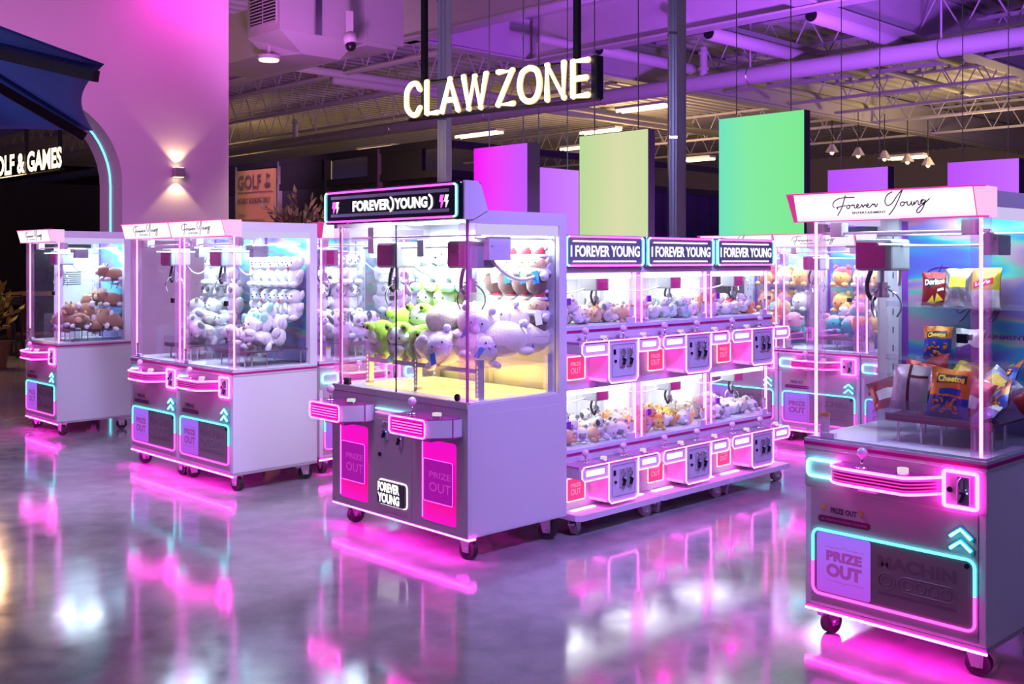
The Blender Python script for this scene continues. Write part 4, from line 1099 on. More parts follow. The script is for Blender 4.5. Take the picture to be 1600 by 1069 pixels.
def make_stack():
    r = empty('stacked_mini_machine', (0, 0, 0))
    # tray
    m = MB(); m.hprism([(.03, 0), (WB - .004, 0), (WB - .004, DB), (.0, DB), (.0, .03)], .095, .13); m.build('tray', PAINT2, r)
    for xa, xb in ((.06, .26), (.56, .72)): MB().box(xa, xb, .10, .125, .13, .136).build('tray_light', WHITEHI, r)
    for x, a in ((.06, 20), (WB - .06, -20)):
        for y in (.09, DB - .08): caster(x, y, .095, r, .040, a, GREYRUB)
    for lv, (z0, zs, zw0, zw1, zd0, label) in enumerate(((.13, .405, .480, .830, .160, 'lower'), (.83, 1.125, 1.205, 1.523, .872, 'upper'))):
        # cabinet block below window
        MB().box(.0, WB - .003, YW, DB, z0 + (.0 if lv == 0 else .035), zw0 - .012, .002).build(label + '_cabinet', PAINT2, r)
        MB().box(-.001, WB - .002, YW - .006, YW + .02, zw0 - .034, zw0 - .022).build('magenta_ledge', MAGSTRIP, r)
        MB().box(-.001, WB - .002, YW - .004, YW + .03, zw0 - .022, zw0, .002).build('window_sill', SILLM, r)
        # shelf (left + right wings) and coin door box
        sh = MB().hprism([(.022, .02), (.022, YW), (WB - .012, YW), (WB - .012, .02), (WB - .035, 0), (.045, 0)][::-1], zs - .012, zs).build('control_shelf', SHELFTOP, r)
        for x0, x1, ch in ((.022, .258, 0), (.540, WB - .012, 1)):
            zb = zs - .082
            P = [(x0 + .02, zb), (x1, zb), (x1, zs), (x0 + .02, zs), (x0, zs - .02), (x0, zb + .02)] if ch == 0 else [(x0, zb), (x1 - .02, zb), (x1, zb + .02), (x1, zs - .02), (x1 - .02, zs), (x0, zs)]
            wg = MB().prism(P, .0, .02).build('shelf_wing', PAINT2, sh)
            MB().tube([(a, -.003, b) for a, b in P], .0042, 5, True).build('neon_outline', NEONEDGE, sh)
            MB().box(x0 + .04, x1 - .04, -.004, .0, zs - .056, zs - .026).build('lit_grille', WHITEHI, sh)
            if ch == 0:
                MB().box(x0 + .001, x0 + .02, .02, YW, zb + .01, zs - .012).build('wing_side', PAINT, sh)
        P = [(.285, zd0), (.512, zd0), (.536, zd0 + .024), (.536, zs), (.262, zs), (.262, zd0 + .024)]
        dr = MB().prism(P, .002, YW).build('coin_door', DOORLILAC, r)
        MB().tube([(a, -.001, b) for a, b in P], .0042, 5, True).build('neon_outline', NEONEDGE, dr)
        m = MB(); m.tube(rrect(.292, .508, zd0 + .034, zs - .028, .004, .001, 1), .0014, 4, True); m.build('door_seam', INKDARK, dr)
        coin_mech(.385, zs - .105, dr, .002, .9); coin_mech(.452, zs - .105, dr, .002, .9)
        MB().cyl((.322, -.006, zs - .125), (.322, .002, zs - .125), .009, n=12).build('lock', LOCK, dr); MB().box(.306, .326, -.002, .002, zs - .085, zs - .055).build('door_handle', LOCK, dr)
        m = MB(); m.add([(.2615, .006, zd0 + .03), (.2615, YW - .002, zd0 + .03), (.2615, YW - .002, zs - .015), (.2615, .006, zs - .015)], [(0, 1, 2, 3)]); m.build('pink_lit_cheek', CHEEK, dr)  # door side tinted pink for the glow that falls on it
        MB().tube([(.06, YW - .03, zs - .020), (.25, YW - .03, zs - .020)], .006, 6).build('niche_fill', NEONNICHE, sh); MB().tube([(.545, YW - .03, zs - .020), (.72, YW - .03, zs - .020)], .006, 6).build('niche_fill', NEONNICHE, sh)  # tubes added under the shelf to flood the niche pink
        MB().tube([(.255, .02, zd0 + .018), (.255, YW - .01, zd0 + .018)], .008, 6).build('cheek_light', NEONMID, dr)
        # prize out panel
        zq = zs - .225 if lv == 1 else zs - .22
        pn = MB().prism([(p.x, p.z) for p in rrect(.055, .205, zq, zq + .125, .008)], YW - .012, YW).build('prize_panel', REDLIT, r)
        MB().tube(rrect(.050, .210, zq - .005, zq + .130, .010, YW - .013, 3), .0045, 5, True).build('neon_outline', PEACH, pn)
        m = MB(); put_text(m, 'PRIZE', .085, .175, zq + .075, zq + .098, YW - .0135, 0); put_text(m, 'OUT', .085, .175, zq + .03, zq + .065, YW - .0135, 0); m.build('prize_out_lettering', FLAPINK2, pn)
        joystick(.15, .085, zs, sh, .021, .042); joystick(.50, .085, zs, sh, .021, .042); button(.285, .06, zs, sh, .026); button(.66, .06, zs, sh, .026)
        # glass case
        MB().box(.005, WB - .01, YW + .02, DB - .01, zw0 - .012, zw0 + .004).build('case_floor', INNER, r)
        for x in (.0, WB - .062):
            m = MB(); m.box(x, x + .055, YW, YW + .05, zw0, zw1, .003)
            po = m.build('corner_post', ACRP, r); MB().cyl((x + .027, YW + .02, zw0), (x + .027, YW + .02, zw1), .006, n=6).build('neon_tube', NEONPOST, po)
            if x > .1: MB().cyl((x + .008, YW + .02, zw0), (x + .008, YW + .02, zw1), .004, n=6).build('neon_tube', NEONPOST, po)
        MB().box(.055, WB - .062, YW + .004, YW + .008, zw0, zw1).build('front_glass', GLASS, r)
        for x in (.004, WB - .010): MB().box(x, x + .005, YW + .05, DB - .05, zw0, zw1).build('side_glass', GLASS, r)
        MB().box(.0, WB - .004, YW - .002, YW + .03, zw1, zw1 + .035, .002).build('window_head', PAINT2, r)
        MB().box(.06, WB - .07, YW + .03, YW + .05, zw1 - .035, zw1 + .0).build('lamp_lens', LEDWHITE, r)
        bw = MB().box(.0, WB - .004, DB - .02, DB, zw0, zw1 + .03).build('back_wall', INNER, r)
        MB().box(.24, .29, DB - .05, DB - .02, zw0, zw1).build('shelf_upright', INNER, bw)
        MB().box(.02, WB - .02, YW + .05, DB, zw1 + .01, zw1 + .03).build('case_roof', INNER, r)
        MB().cyl((.04, YW + .22, zw1 - .03), (WB - .05, YW + .22, zw1 - .03), .005, n=6).build('rail', STEEL, r)
        claw(.555, YW + .20, zw1 - .115, r, .72); hose((.5, YW + .24, zw1 - .10), (.2, DB - .06, zw1 - .06), .05, r, .005)
        m = MB(); m.box(WB - .110, WB - .075, YW - .001, YW + .003, zw0 + .045, zw0 + .115); st = m.build('instruction_sticker', STICK, r); MB().box(WB - .110, WB - .075, YW - .002, YW - .0005, zw0 + .105, zw0 + .116).build('sticker_band', YELLOW, st)
        MB().box(WB - .125, WB - .065, YW - .004, YW + .02, zw0, zw0 + .036).build('latch_box', PAINT2, r)
        MB().box(.058, .096, YW - .006, YW + .008, zw0 + .13, zw0 + .17, .002).build('glass_lock', VIOLET, r)
        light('case_light', 'AREA', (WB / 2, (YW + DB) / 2 + .02, zw1 - .005), (WB / 2, (YW + DB) / 2 + .02, 0), 3.3, (.95, .97, 1), .55, parent=r, sizey=.3)
    # sign on top
    MB().box(0, WB - .004, YW + .03, DB, 1.553, 1.575).build('roof', PAINT2, r)
    sg = MB().box(.015, WB - .015, YW - .035, YW + .10, 1.558, 1.750, .01).build('sign_box', SIGNMIRR, r)
    lp = rrect(.024, WB - .024, 1.568, 1.740, .02, YW - .039)
    bl, br, tr, tl = lp[0:6], lp[6:12], lp[12:18], lp[18:24]
    for pts, mm in (([bl[-1], br[0]], NEONMID), ([tr[-1], tl[0]], NEONMID), (br + tr, TEALHI), (tl + bl, TEALHI)): MB().tube(pts, .005, 6).build('sign_neon', mm, sg)
    for z in (1.592, 1.712): MB().tube([(.08, YW - .038, z), (WB - .10, YW - .038, z)], .005, 5).build('sign_tube', WHITEHI, sg)
    m = MB(); put_text(m, 'I FOREVER YOUNG', .06, WB - .06, 1.620, 1.688, YW - .0375, .02); m.build('sign_lettering', SIGNW, sg)
    return r


SILLM = mat('pale_blue_sill', (.66, .68, .86), .3)
SHELFTOP = mat('shelf_pink_gloss', (.62, .22, .50), .15, coat=.5)
NEONEDGE = emit('neon_edge', (1, .15, .80), 7)
DOORLILAC = mat('coin_door_lilac', (.70, .64, .82), .4)
CHEEK = mat('cheek_pink_tint', (.8, .55, .75), .3)
NEONNICHE = emit('niche_fill_neon', (1, .01, .60), 34)
PEACH = emit('neon_peach', (1, .5, .55), 1.7)
FLAPINK2 = emit('flap_ink_pink', (1, .35, .6), 1.1)
SIGNMIRR = mat('sign_mirror', (.42, .42, .55), .10, .6)
P0 = Vector((.385, 6.058, 0)); ub, vb = ang(44.5)
sp_ = make_stack()
for i, lab in enumerate(('stacked mini claw machine next to the big two-player cabinet', 'middle one of the three stacked mini claw machines', 'stacked mini claw machine at the right end of the row')):
    o = sp_ if i == 0 else copy_tree(sp_)
    o.location = P0 + ub * (.762 * i); o.rotation_euler = (0, 0, math.radians(44.5)); tag(o, lab, 'claw machine', 'stacked mini claw machines')
    MACH['B%d' % i] = (o.location.copy(), 44.5, 1)

# ------------------------------------------------------------------ plush toys
def plushmat(name, col): return mat(name, col, .9, sheen=.6, bump=.35, bscale=140)


PW = plushmat('plush_white', (.82, .82, .84)); PGREY = plushmat('plush_grey', (.30, .28, .30)); PDARK = plushmat('plush_charcoal', (.10, .09, .11)); PBROWN = plushmat('plush_brown', (.36, .19, .10))
PCREAM = plushmat('plush_cream', (.80, .72, .60)); PTAN = plushmat('plush_tan', (.72, .46, .26)); PCHOC = plushmat('plush_chocolate', (.16, .075, .06)); PGREEN = plushmat('plush_lime', (.42, .78, .05))
PRED = plushmat('plush_red', (.62, .02, .04)); PPINK = plushmat('plush_pink', (.80, .35, .50)); PMINT = plushmat('plush_mint', (.35, .75, .60)); PORANGE = plushmat('plush_orange', (.85, .36, .06)); PYEL = plushmat('plush_yellow', (.85, .68, .15))
PBLUE = plushmat('plush_blue', (.12, .28, .70)); PVIO = plushmat('plush_violet', (.30, .12, .50)); PTEAL = plushmat('plush_teal', (.05, .45, .50)); PLILAC = plushmat('plush_lilac', (.70, .66, .80))
EYE = mat('bead_eye', (.01, .01, .012), .1); TAGW = mat('paper_tag', (.85, .85, .82), .6)


def dog(body=PW, ear=PW, patch=None, limb=None, tongue=None, floppy=True):
    r = empty('plush_toy', (0, 0, 0)); m = MB()
    m.ell((0, 0, .078), (.062, .056, .078), 2, fluff=.10, seed=1); m.ell((0, -.012, .172), (.066, .060, .058), 2, fluff=.08, seed=2)
    m.ell((0, -.062, .158), (.030, .022, .020), 2); b = m.build('plush_body', body, r, True)
    for s in (-1, 1):
        q = MB(); q.ell((s * .066, -.020, .095), (.021, .030, .044), 2, Matrix.Rotation(s * .5, 3, 'Y')); q.build('arm', limb or body, r, True)
        q = MB(); q.ell((s * .040, -.060, .022), (.027, .040, .023), 2); q.build('foot', limb or body, r, True)
        q = MB()
        if floppy: q.ell((s * .064, -.004, .182), (.017, .024, .042), 2, Matrix.Rotation(s * .35, 3, 'Y'))
        else: q.ell((s * .044, .0, .225), (.022, .014, .022), 2)
        q.build('ear', ear, r, True)
        MB().ell((s * .026, -.070, .182), .0062, 1).build('eye', EYE, r, True)
        if patch: MB().ell((s * .028, -.062, .182), (.019, .012, .022), 2).build('eye_patch', patch, r, True)
    MB().ell((0, -.084, .166), (.009, .006, .007), 1).build('nose', EYE, r, True)
    if tongue: MB().box(-.010, .010, -.086, -.078, .128, .150, .003).build('tongue', tongue, r)
    return r


def capy():
    r = empty('plush_toy', (0, 0, 0)); m = MB(); m.ell((0, .01, .066), (.078, .10, .068), 2, fluff=.08, seed=5); m.ell((0, -.085, .100), (.058, .062, .056), 2, fluff=.06, seed=6); m.build('plush_body', PBROWN, r, True)
    MB().ell((0, -.135, .092), (.034, .022, .030), 2).build('muzzle', PTAN, r, True)
    for s in (-1, 1):
        MB().ell((s * .042, -.06, .155), (.016, .010, .016), 2).build('ear', PTAN, r, True); MB().ell((s * .036, -.128, .122), .006, 1).build('eye', EYE, r, True)
        for y in (-.06, .07): MB().ell((s * .062, y, .022), (.026, .034, .022), 2).build('paw', PW, r, True)
    return r


def seal():
    r = empty('plush_toy', (0, 0, 0)); m = MB(); m.ell((0, .02, .085), (.105, .125, .086), 3, fluff=.05, seed=9); m.build('plush_body', PCREAM, r, True)
    MB().ell((0, -.082, .094), (.062, .034, .054), 2).build('face', PLILAC, r, True)
    for s in (-1, 1):
        MB().ell((s * .062, -.05, .158), (.020, .014, .020), 2).build('ear', PLILAC, r, True); MB().ell((s * .026, -.115, .108), .0055, 1).build('eye', EYE, r, True); MB().ell((s * .08, -.06, .03), (.03, .045, .022), 2).build('flipper', PCREAM, r, True)
    MB().ell((0, -.118, .092), (.010, .006, .008), 1).build('nose', PPINK, r, True)
    MB().obox((-.045, -.118, .055), (1, 0, 0), (0, 1, 0), (.3, -.1, 1), .013, .001, .026).build('tag', BLUETAG, r)
    return r


def frog():
    r = empty('plush_toy', (0, 0, 0)); m = MB(); m.ell((0, 0, .075), (.070, .066, .075), 2, fluff=.08, seed=3); m.ell((0, -.03, .150), (.062, .056, .054), 2, fluff=.06, seed=4); m.build('plush_body', PW, r, True)
    vs, fs = ico(3); h = MB(); keep = [f for f in fs if sum(vs[i].y for i in f) / 3 > -.45 or sum(vs[i].z for i in f) / 3 > .45]
    h.add([Vector((v.x * .082, v.y * .082 + .005, v.z * .092 + .125)) for v in vs], keep); o = h.build('hood', PGREEN, r, True); md = o.modifiers.new('s', 'SOLIDIFY'); md.thickness = .006
    c = MB(); c.ell((0, .02, .06), (.088, .085, .066), 2, fluff=.2, seed=8); c.build('cape', PGREEN, r, True)
    for s in (-1, 1):
        e = MB(); e.ell((s * .045, -.045, .205), (.024, .022, .024), 2); e = e.build('hood_eye', PGREEN, r, True); MB().ell((s * .048, -.064, .208), .010, 2).build('pupil', EYE, e, True)
        MB().ell((s * .024, -.085, .155), .0055, 1).build('eye', EYE, r, True); MB().ell((s * .045, -.06, .025), (.026, .036, .024), 2).build('foot', PPINK if s > 0 else PMINT, r, True)
    MB().ell((0, -.07, .085), (.035, .02, .035), 2).build('belly_patch', PLILAC, r, True)
    return r


def gnome(tagm=BLUETAG):
    r = empty('plush_toy', (0, 0, 0)); m = MB(); m.ell((0, 0, .066), (.064, .060, .074), 2, fluff=.05, seed=2); m.build('plush_body', PCHOC, r, True)
    m = MB(); m.ell((0, -.005, .118), (.072, .066, .030), 2, fluff=.35, seed=4); m.ell((-.055, -.03, .100), (.026, .028, .030), 2, fluff=.2, seed=5); m.ell((.055, -.03, .100), (.026, .028, .030), 2, fluff=.2, seed=6); m.build('fur_collar', PW, r, True)
    m = MB(); m.ell((0, -.012, .160), (.060, .054, .048), 2); h = m.build('head', PTAN, r, True)
    for s in (-1, 1): MB().ell((s * .058, -.01, .168), (.014, .010, .016), 2).build('ear', PTAN, h, True); MB().ell((s * .02, -.063, .166), .004, 1).build('eye', EYE, h, True)
    MB().tube(smooth([(-.014, -.063, .150), (0, -.066, .146), (.014, -.063, .150)], 3), .0016, 4).build('smile', EYE, h)
    ht = MB(); ht.tube([(.012, 0, .196), (.02, 0, .215), (.032, 0, .232), (.046, 0, .24)], [.038, .030, .018, .008], 10); ht = ht.build('santa_hat', PRED, r, True)
    MB().tube([(.012 + .038 * math.cos(t), .036 * math.sin(t), .197) for t in [k * math.pi / 6 for k in range(12)]], .010, 6, True).build('hat_brim', PW, ht, True); MB().ell((.05, 0, .238), .013, 2).build('pompom', PW, ht, True)
    MB().obox((.030, -.075, .090), (1, -.2, .2), (.2, 1, 0), (-.15, 0, 1), .020, .001, .032).build('tag', tagm, r)
    return r


def ball(c1, c2, hood=True):
    r = empty('plush_toy', (0, 0, 0)); m = MB(); m.ell((0, 0, .075), (.080, .076, .076), 2, fluff=.06, seed=7); m.build('plush_body', c1, r, True)
    MB().ell((0, .012, .100), (.080, .074, .066), 2).build('cap', c2, r, True) if hood else MB().ell((0, -.062, .06), (.038, .022, .03), 2).build('muzzle', c2, r, True)
    for s in (-1, 1):
        MB().ell((s * .026, -.072, .078), .007, 1).build('eye', EYE, r, True); MB().ell((s * .055, .0, .16), (.022, .014, .020), 2).build('ear', c2, r, True)
        MB().ell((s * .05, -.05, .018), (.026, .034, .020), 2).build('foot', c1, r, True)
    return r


PROTO = {'dog': dog(tongue=PRED), 'dogplain': dog(), 'spot': dog(PW, PDARK, PGREY, None, None), 'panda': dog(PW, PGREY, PDARK, PW, None, False), 'mint': dog(PW, PMINT, None, PMINT), 'cow': dog(PW, PGREY, None, PCREAM, None), 'capy': capy(), 'seal': seal(), 'frog': frog(), 'gnome': gnome(), 'gnome2': gnome(TAGW),
         'bear': ball(PTAN, PTAN, False), 'wball': ball(PW, PCREAM), 'wgrey': ball(PW, PGREY, False), 'orange': ball(PORANGE, PYEL), 'yellow': ball(PYEL, PORANGE), 'blue': ball(PBLUE, PTEAL), 'violet': ball(PVIO, PORANGE), 'teal': ball(PTEAL, PPINK), 'lilac': ball(PLILAC, PORANGE), 'redo': ball(PORANGE, PRED), 'pinkb': ball(PW, PPINK)}
USED = set()


def toy(kind, mach, x, y, z, s, yaw, label, group, tilt=(0, 0), cat='plush toy'):
    p = PROTO[kind]
    if kind in USED: o = copy_tree(p)
    else: o = p; USED.add(kind)
    org, rz, zs = MACH[mach]; ux, uy = ang(rz); w = org + ux * x + uy * y
    o.location = (w.x, w.y, z * zs); o.scale = (s, s, s)
    o.rotation_euler = (math.radians(tilt[0]), math.radians(tilt[1]), math.radians(rz + yaw)); tag(o, label, cat, group); return o


RR = random.Random(11)
KD = {'blue': 'blue plush, teal cap', 'violet': 'violet plush, orange cap', 'teal': 'teal plush, pink cap', 'lilac': 'lilac plush, orange cap', 'orange': 'orange plush, yellow cap', 'redo': 'orange plush, red cap', 'yellow': 'yellow plush, orange cap', 'wball': 'white plush, cream cap', 'pinkb': 'white plush, pink cap',
      'bear': 'tan plush bear', 'wgrey': 'white plush, grey ears', 'dogplain': 'white plush dog', 'spot': 'dark-eared white plush dog', 'cow': 'grey-eared white plush', 'mint': 'white plush, mint ears'}


def row(kinds, mach, xs, y, z, s, desc, where, yaw=0, jit=8):
    for i, x in enumerate(xs):
        toy(kinds[i % len(kinds)] if isinstance(kinds, (list, tuple)) else kinds, mach, x, y, z, s, yaw + RR.uniform(-jit, jit), f'{desc}, {ordn[i]} from left on {where}', where)


def heap(kinds, mach, x0, x1, y0, y1, z, s, n, desc, where, lie=.5):
    """rows front to back, second layer on top"""
    per = max(1, int((x1 - x0) / (.15 * s)) + 1); cells = []
    nr = max(1, int((y1 - y0) / (.17 * s)) + 1)
    for j in range(nr):
        for i in range(per): cells.append((x0 + (x1 - x0) * (i + .5) / per, y0 + (y1 - y0) * (j + .5) / nr, 0, i, j))
    for j in range(max(1, nr - 1)):
        for i in range(max(1, per - 1)): cells.append((x0 + (x1 - x0) * (i + 1) / per, y0 + (y1 - y0) * (j + 1) / max(nr, 2), 1, i, j))
    rn = ['front', 'middle', 'rear', 'hindmost', 'last', 'final']
    for i, (x, y, l, ci, cj) in enumerate(cells[:n]):
        lying = RR.random() < lie; fw = RR.random() < .5; tx, ty = ((RR.uniform(60, 85), RR.uniform(-15, 15)) if fw else (RR.uniform(-95, -70), RR.uniform(-15, 15))) if lying else (RR.uniform(-25, 20), RR.uniform(-20, 20))
        kd = RR.choice(kinds); zz = z + l * .105 * s + (.055 * s if lying else .01 * s)
        toy(kd, mach, x, y + ((.13 if fw else .0) * s if lying else 0), zz, s, RR.uniform(-60, 60), f'{KD.get(kd, desc) if "mini" in where or "back machine" in where else desc}, {ordn[ci]} from left, {"top of " if l else ""}{rn[cj]} row, {where}', where, (tx, ty))


# left-most machine
heap(['capy'], 'F', .33, .72, .20, .60, .958, 1.0, 11, 'brown plush capybara', 'left-most machine heap', .2)
row('capy', 'F', (.45, .60), .57, 1.16, 1.0, 'brown plush capybara', 'middle shelf of left-most machine'); row('capy', 'F', (.62,), .57, 1.40, 1.0, 'brown plush capybara', 'upper shelf of left-most machine')
# joined pair
row(['dog', 'dogplain'], 'L2', (.20, .32, .44, .56, .67), .57, 1.40, 1.0, 'white plush dog', "upper shelf of the pair's right machine", 12, 4)
row(['dogplain', 'dog'], 'L2', (.20, .32, .44, .56, .67), .57, 1.16, 1.0, 'white plush dog', "lower shelf of the pair's right machine", 12, 4)
heap(['dogplain', 'mint', 'dog'], 'L2', .32, .72, .18, .50, .958, 1.0, 13, 'white plush dog', "right pair machine heap", .35)
row(['panda', 'panda'], 'L1', (.25, .42, .60), .57, 1.16, 1.15, 'white plush panda', "lower shelf of the pair's left machine"); row(['panda', 'dogplain'], 'L1', (.30, .52), .57, 1.40, 1.1, 'white plush panda', "upper shelf of the pair's left machine")
heap(['dogplain', 'cow', 'panda'], 'L1', .34, .72, .18, .55, .958, 1.0, 12, 'white fluffy plush', "left pair machine heap", .3)
# machines behind
for mk, nm in (('D1', 'machine behind joined pair'), ('D2', 'machine behind double cabinet')):
    row(['spot'], mk, (.22, .38, .54, .68), .57, 1.40, 1.1, 'spotted plush dog', 'upper shelf of ' + nm); row(['spot'], mk, (.22, .38, .54, .68), .57, 1.16, 1.1, 'spotted plush dog', 'lower shelf of ' + nm)
    heap(['spot', 'cow'], mk, .33, .72, .18, .55, .958, 1.0, 9, 'spotted plush dog', nm, .4)
for mk, nm in (('E1', 'back machine beside the post'), ('E2', 'back machine behind snack machine'), ('E0', 'back machine behind mini machines')):
    row(['redo', 'lilac', 'orange'], mk, (.30, .50, .67), .57, 1.40, 1.1, 'round colourful plush', 'upper shelf of ' + nm); row(['orange', 'violet', 'wball'], mk, (.30, .50, .67), .57, 1.16, 1.1, 'round colourful plush', 'lower shelf of ' + nm)
    heap(['blue', 'violet', 'teal', 'lilac', 'orange', 'redo'], mk, .33, .72, .18, .55, .958, 1.1, 9, 'round colourful plush', nm, .3)
# double cabinet
row(['gnome2', 'gnome', 'gnome', 'gnome'], 'C', (.78, .90, 1.02, 1.14), DC - .12, 1.402, 1.12, 'santa-hat plush bear', 'upper shelf of double cabinet', 20, 8)
row(['gnome', 'gnome', 'gnome', 'gnome2'], 'C', (.78, .90, 1.02, 1.14), DC - .12, 1.172, 1.05, 'santa-hat plush bear', 'lower shelf of double cabinet', 20, 8)
row(['frog', 'frog'], 'C', (.18, .34), DC - .12, 1.172, 1.25, 'white plush in lime frog hood', 'lower shelf of double cabinet', 20)
row(['mint', 'dogplain', 'mint'], 'C', (.16, .32, .48), DC - .12, 1.402, 1.3, 'white plush rabbit with mint feet', 'upper shelf of double cabinet', 15)
for i, (x, y, z, yaw, tx) in enumerate([(.24, .26, 1.035, -25, 22), (.40, .24, 1.03, 30, 16), (.55, .26, 1.035, 60, 30), (.27, .40, 1.10, -60, 20), (.43, .38, 1.13, 15, 10), (.58, .42, 1.11, 70, 25), (.32, .55, 1.10, 10, 0), (.50, .57, 1.10, 30, 0)]):
    toy('frog', 'C', x, y, z - .03, 1.12, yaw, 'white plush in lime frog hood, ' + ['left-most in front of heap', 'front centre-left of heap', 'front right of frog heap', 'on top at left of frog heap', 'on top at middle of frog heap', 'on top next to cream plush', 'at back left of frog heap', 'at back right of frog heap'][i] + ' in double cabinet', 'frog-hood plush heap', (tx, 0))
for i, (x, y, z, yaw, tx, ty) in enumerate([(.75, .26, 1.02, 160, 0, 0), (.86, .22, 1.02, 40, 0, -25), (1.02, .24, 1.02, 75, 0, 20), (.72, .42, 1.06, 120, 0, 0), (.76, .30, 1.16, 200, 0, 0), (.96, .32, 1.16, 45, 12, 8), (1.10, .42, 1.06, 170, 0, 0), (.92, .54, 1.06, 0, 0, 0), (1.08, .58, 1.06, 0, 0, 0), (.80, .56, 1.15, -20, 0, 0), (1.02, .54, 1.17, 10, 0, 0)]):
    toy('seal', 'C', x, y, z - .005, 1.2, yaw, 'round cream plush, ' + ['front left of heap', 'front middle of heap', 'front right of heap', 'second row left', 'on top at left', 'on top at front with blue tag', 'right side of heap', 'back middle of heap', 'back right corner', 'on top at back left', 'on top at back right'][i] + ' in double cabinet', 'cream plush heap', (tx, ty))
# mini machines
BK = {('B0', 1): ['bear', 'wball', 'cow', 'bear', 'yellow', 'blue'], ('B1', 1): ['wball', 'bear', 'pinkb', 'wgrey', 'mint'], ('B2', 1): ['wball', 'dogplain', 'wgrey', 'redo'], ('B0', 0): ['wgrey', 'spot', 'dogplain', 'bear', 'wball'], ('B1', 0): ['wball', 'orange', 'orange', 'yellow', 'pinkb'], ('B2', 0): ['wball', 'dogplain', 'wgrey', 'wball']}
NM = {'B0': 'left', 'B1': 'middle', 'B2': 'right'}
for (mk, lv), kinds in BK.items():
    z = 1.21 if lv else .485
    heap(kinds, mk, .05, .70, YW + .04, DB - .14, z, .62, 30, 'small plush', f'{NM[mk]} mini machine {"upper" if lv else "lower"} window', .5)
row('bear', 'B0', (.07, .15, .23), DB - .25, 1.42, .62, 'small tan plush bear', 'top row in left mini machine', -40); row('bear', 'B0', (.07, .15, .23), DB - .25, 1.32, .62, 'small tan plush bear', 'second row in left mini machine', -40)
for k, p in PROTO.items():
    if k not in USED:
        for c in KIDS.get(p.name, ()):
            for g in KIDS.get(c.name, ()): bpy.data.objects.remove(g)
            bpy.data.objects.remove(c)
        bpy.data.objects.remove(p)

# ------------------------------------------------------------------ snack bags
def foil(name, col, rough=.28, metal=.25): return mat(name, col, rough, metal, noise_amt=.35, scale=14, bump=.25, bscale=26)


FRED = foil('foil_red', (.38, .015, .02)); FORANGE = foil('foil_orange', (.85, .26, .02)); FBLUE = foil('foil_blue', (.02, .07, .50)); FYEL = foil('foil_yellow', (.85, .62, .06)); FSIL = foil('foil_silver', (.66, .66, .72), .22, .8); FPUR = foil('foil_purple', (.20, .08, .45)); FWHITE = foil('foil_white', (.80, .78, .82)); FGOLD = foil('foil_gold', (.55, .25, .04)); FDKRED = foil('foil_dark_red', (.16, .01, .02))
PRW = mat('print_white', (.9, .9, .9), .4); PRBLK = mat('print_black', (.02, .015, .02), .4); PRYEL = mat('print_yellow', (.95, .70, .05), .4); PRRED = mat('print_red', (.70, .02, .03), .4)


def bag(name, w, h, t, zones, back, seed, prints=(), n=14):
    """zones: list of (v_top, material) for the front from bottom to top"""
    mats = [m for _, m in zones] + [back]; r = empty('snack_bag', (0, 0, 0))

    def front(u, v):
        e = (1 - abs(2 * u - 1) ** 3); f = max(0, math.sin(math.pi * min(max((v - .05) / .90, 0), 1))) ** .55
        wr = noise.noise(Vector((u * 5 + seed, v * 4, seed))) * .10 + noise.noise(Vector((u * 11, v * 3 + seed, 2))) * .05 * (1 - f * .6)
        return t * .5 * e * f * (1 + wr) + .0015 + .003 * noise.noise(Vector((u * 4, v * 4, seed * 2.)))

    def pt(u, v, sgn):
        pinch = 1 - .10 * (math.sin(math.pi * v) ** .5)
        return Vector(((u - .5) * w * pinch, -sgn * front(u, v), v * h + .006 * noise.noise(Vector((u * 3, v * 2, seed + 5)))))

    m = MB()
    for sgn in (1, -1):
        vs = [pt(i / n, j / n, sgn) for j in range(n + 1) for i in range(n + 1)]
        for j in range(n):
            v = (j + .5) / n; k = len(mats) - 1
            if sgn > 0: k = next(q for q, (vt, _) in enumerate(zones) if v <= vt)
            m.cur = k
            base = vs if j == 0 else None
            if j == 0: off = len(m.v); m.v += [tuple(q) for q in vs]
            for i in range(n):
                m.f.append((off + j * (n + 1) + i, off + j * (n + 1) + i + 1, off + (j + 1) * (n + 1) + i + 1, off + (j + 1) * (n + 1) + i)); m.m.append(k)
    m.build('foil_bag', mats, r, True)
    for kind, args, pm in prints:
        q = MB()
        if kind == 't':
            s, u0, u1, v0, v1, rot = args; tv, tf = text(s, .05); vs = []
            for p in tv: vs.append((u0 + p.x * (u1 - u0), v0 + p.z * (v1 - v0) + rot * (p.x - .5)))
            q.add([pt(a, b, 1) + Vector((0, -.0025, 0)) for a, b in vs], tf)
        elif kind == 'p':
            pts = list(args) if len(args) == 4 else [args[0], args[1], args[2], args[2]]; g = 10; vs = []
            for i in range(g + 1):
                for j in range(g + 1):
                    a, b = i / g, j / g; A_, B_, C_, D_ = (Vector((*p, 0)) for p in pts); wq = (A_ * (1 - a) + B_ * a) * (1 - b) + (D_ * (1 - a) + C_ * a) * b
                    vs.append(pt(wq.x, wq.y, 1) + Vector((0, -.0012, 0)))
            q.add(vs, [(i * (g + 1) + j, (i + 1) * (g + 1) + j, (i + 1) * (g + 1) + j + 1, i * (g + 1) + j + 1) for i in range(g) for j in range(g)])
        else:
            rr = random.Random(seed); 
            for _ in range(args):
                a, b = rr.uniform(.15, .85), rr.uniform(.10, .45); th = rr.uniform(0, 6); c = [pt(a + .07 * math.cos(th + k * .5), b + .05 * math.sin(th + k * .5), 1) + Vector((0, -.003, 0)) for k in range(5)]; q.tube(c, .005, 5)
        q.build('print', pm, r)
    return r


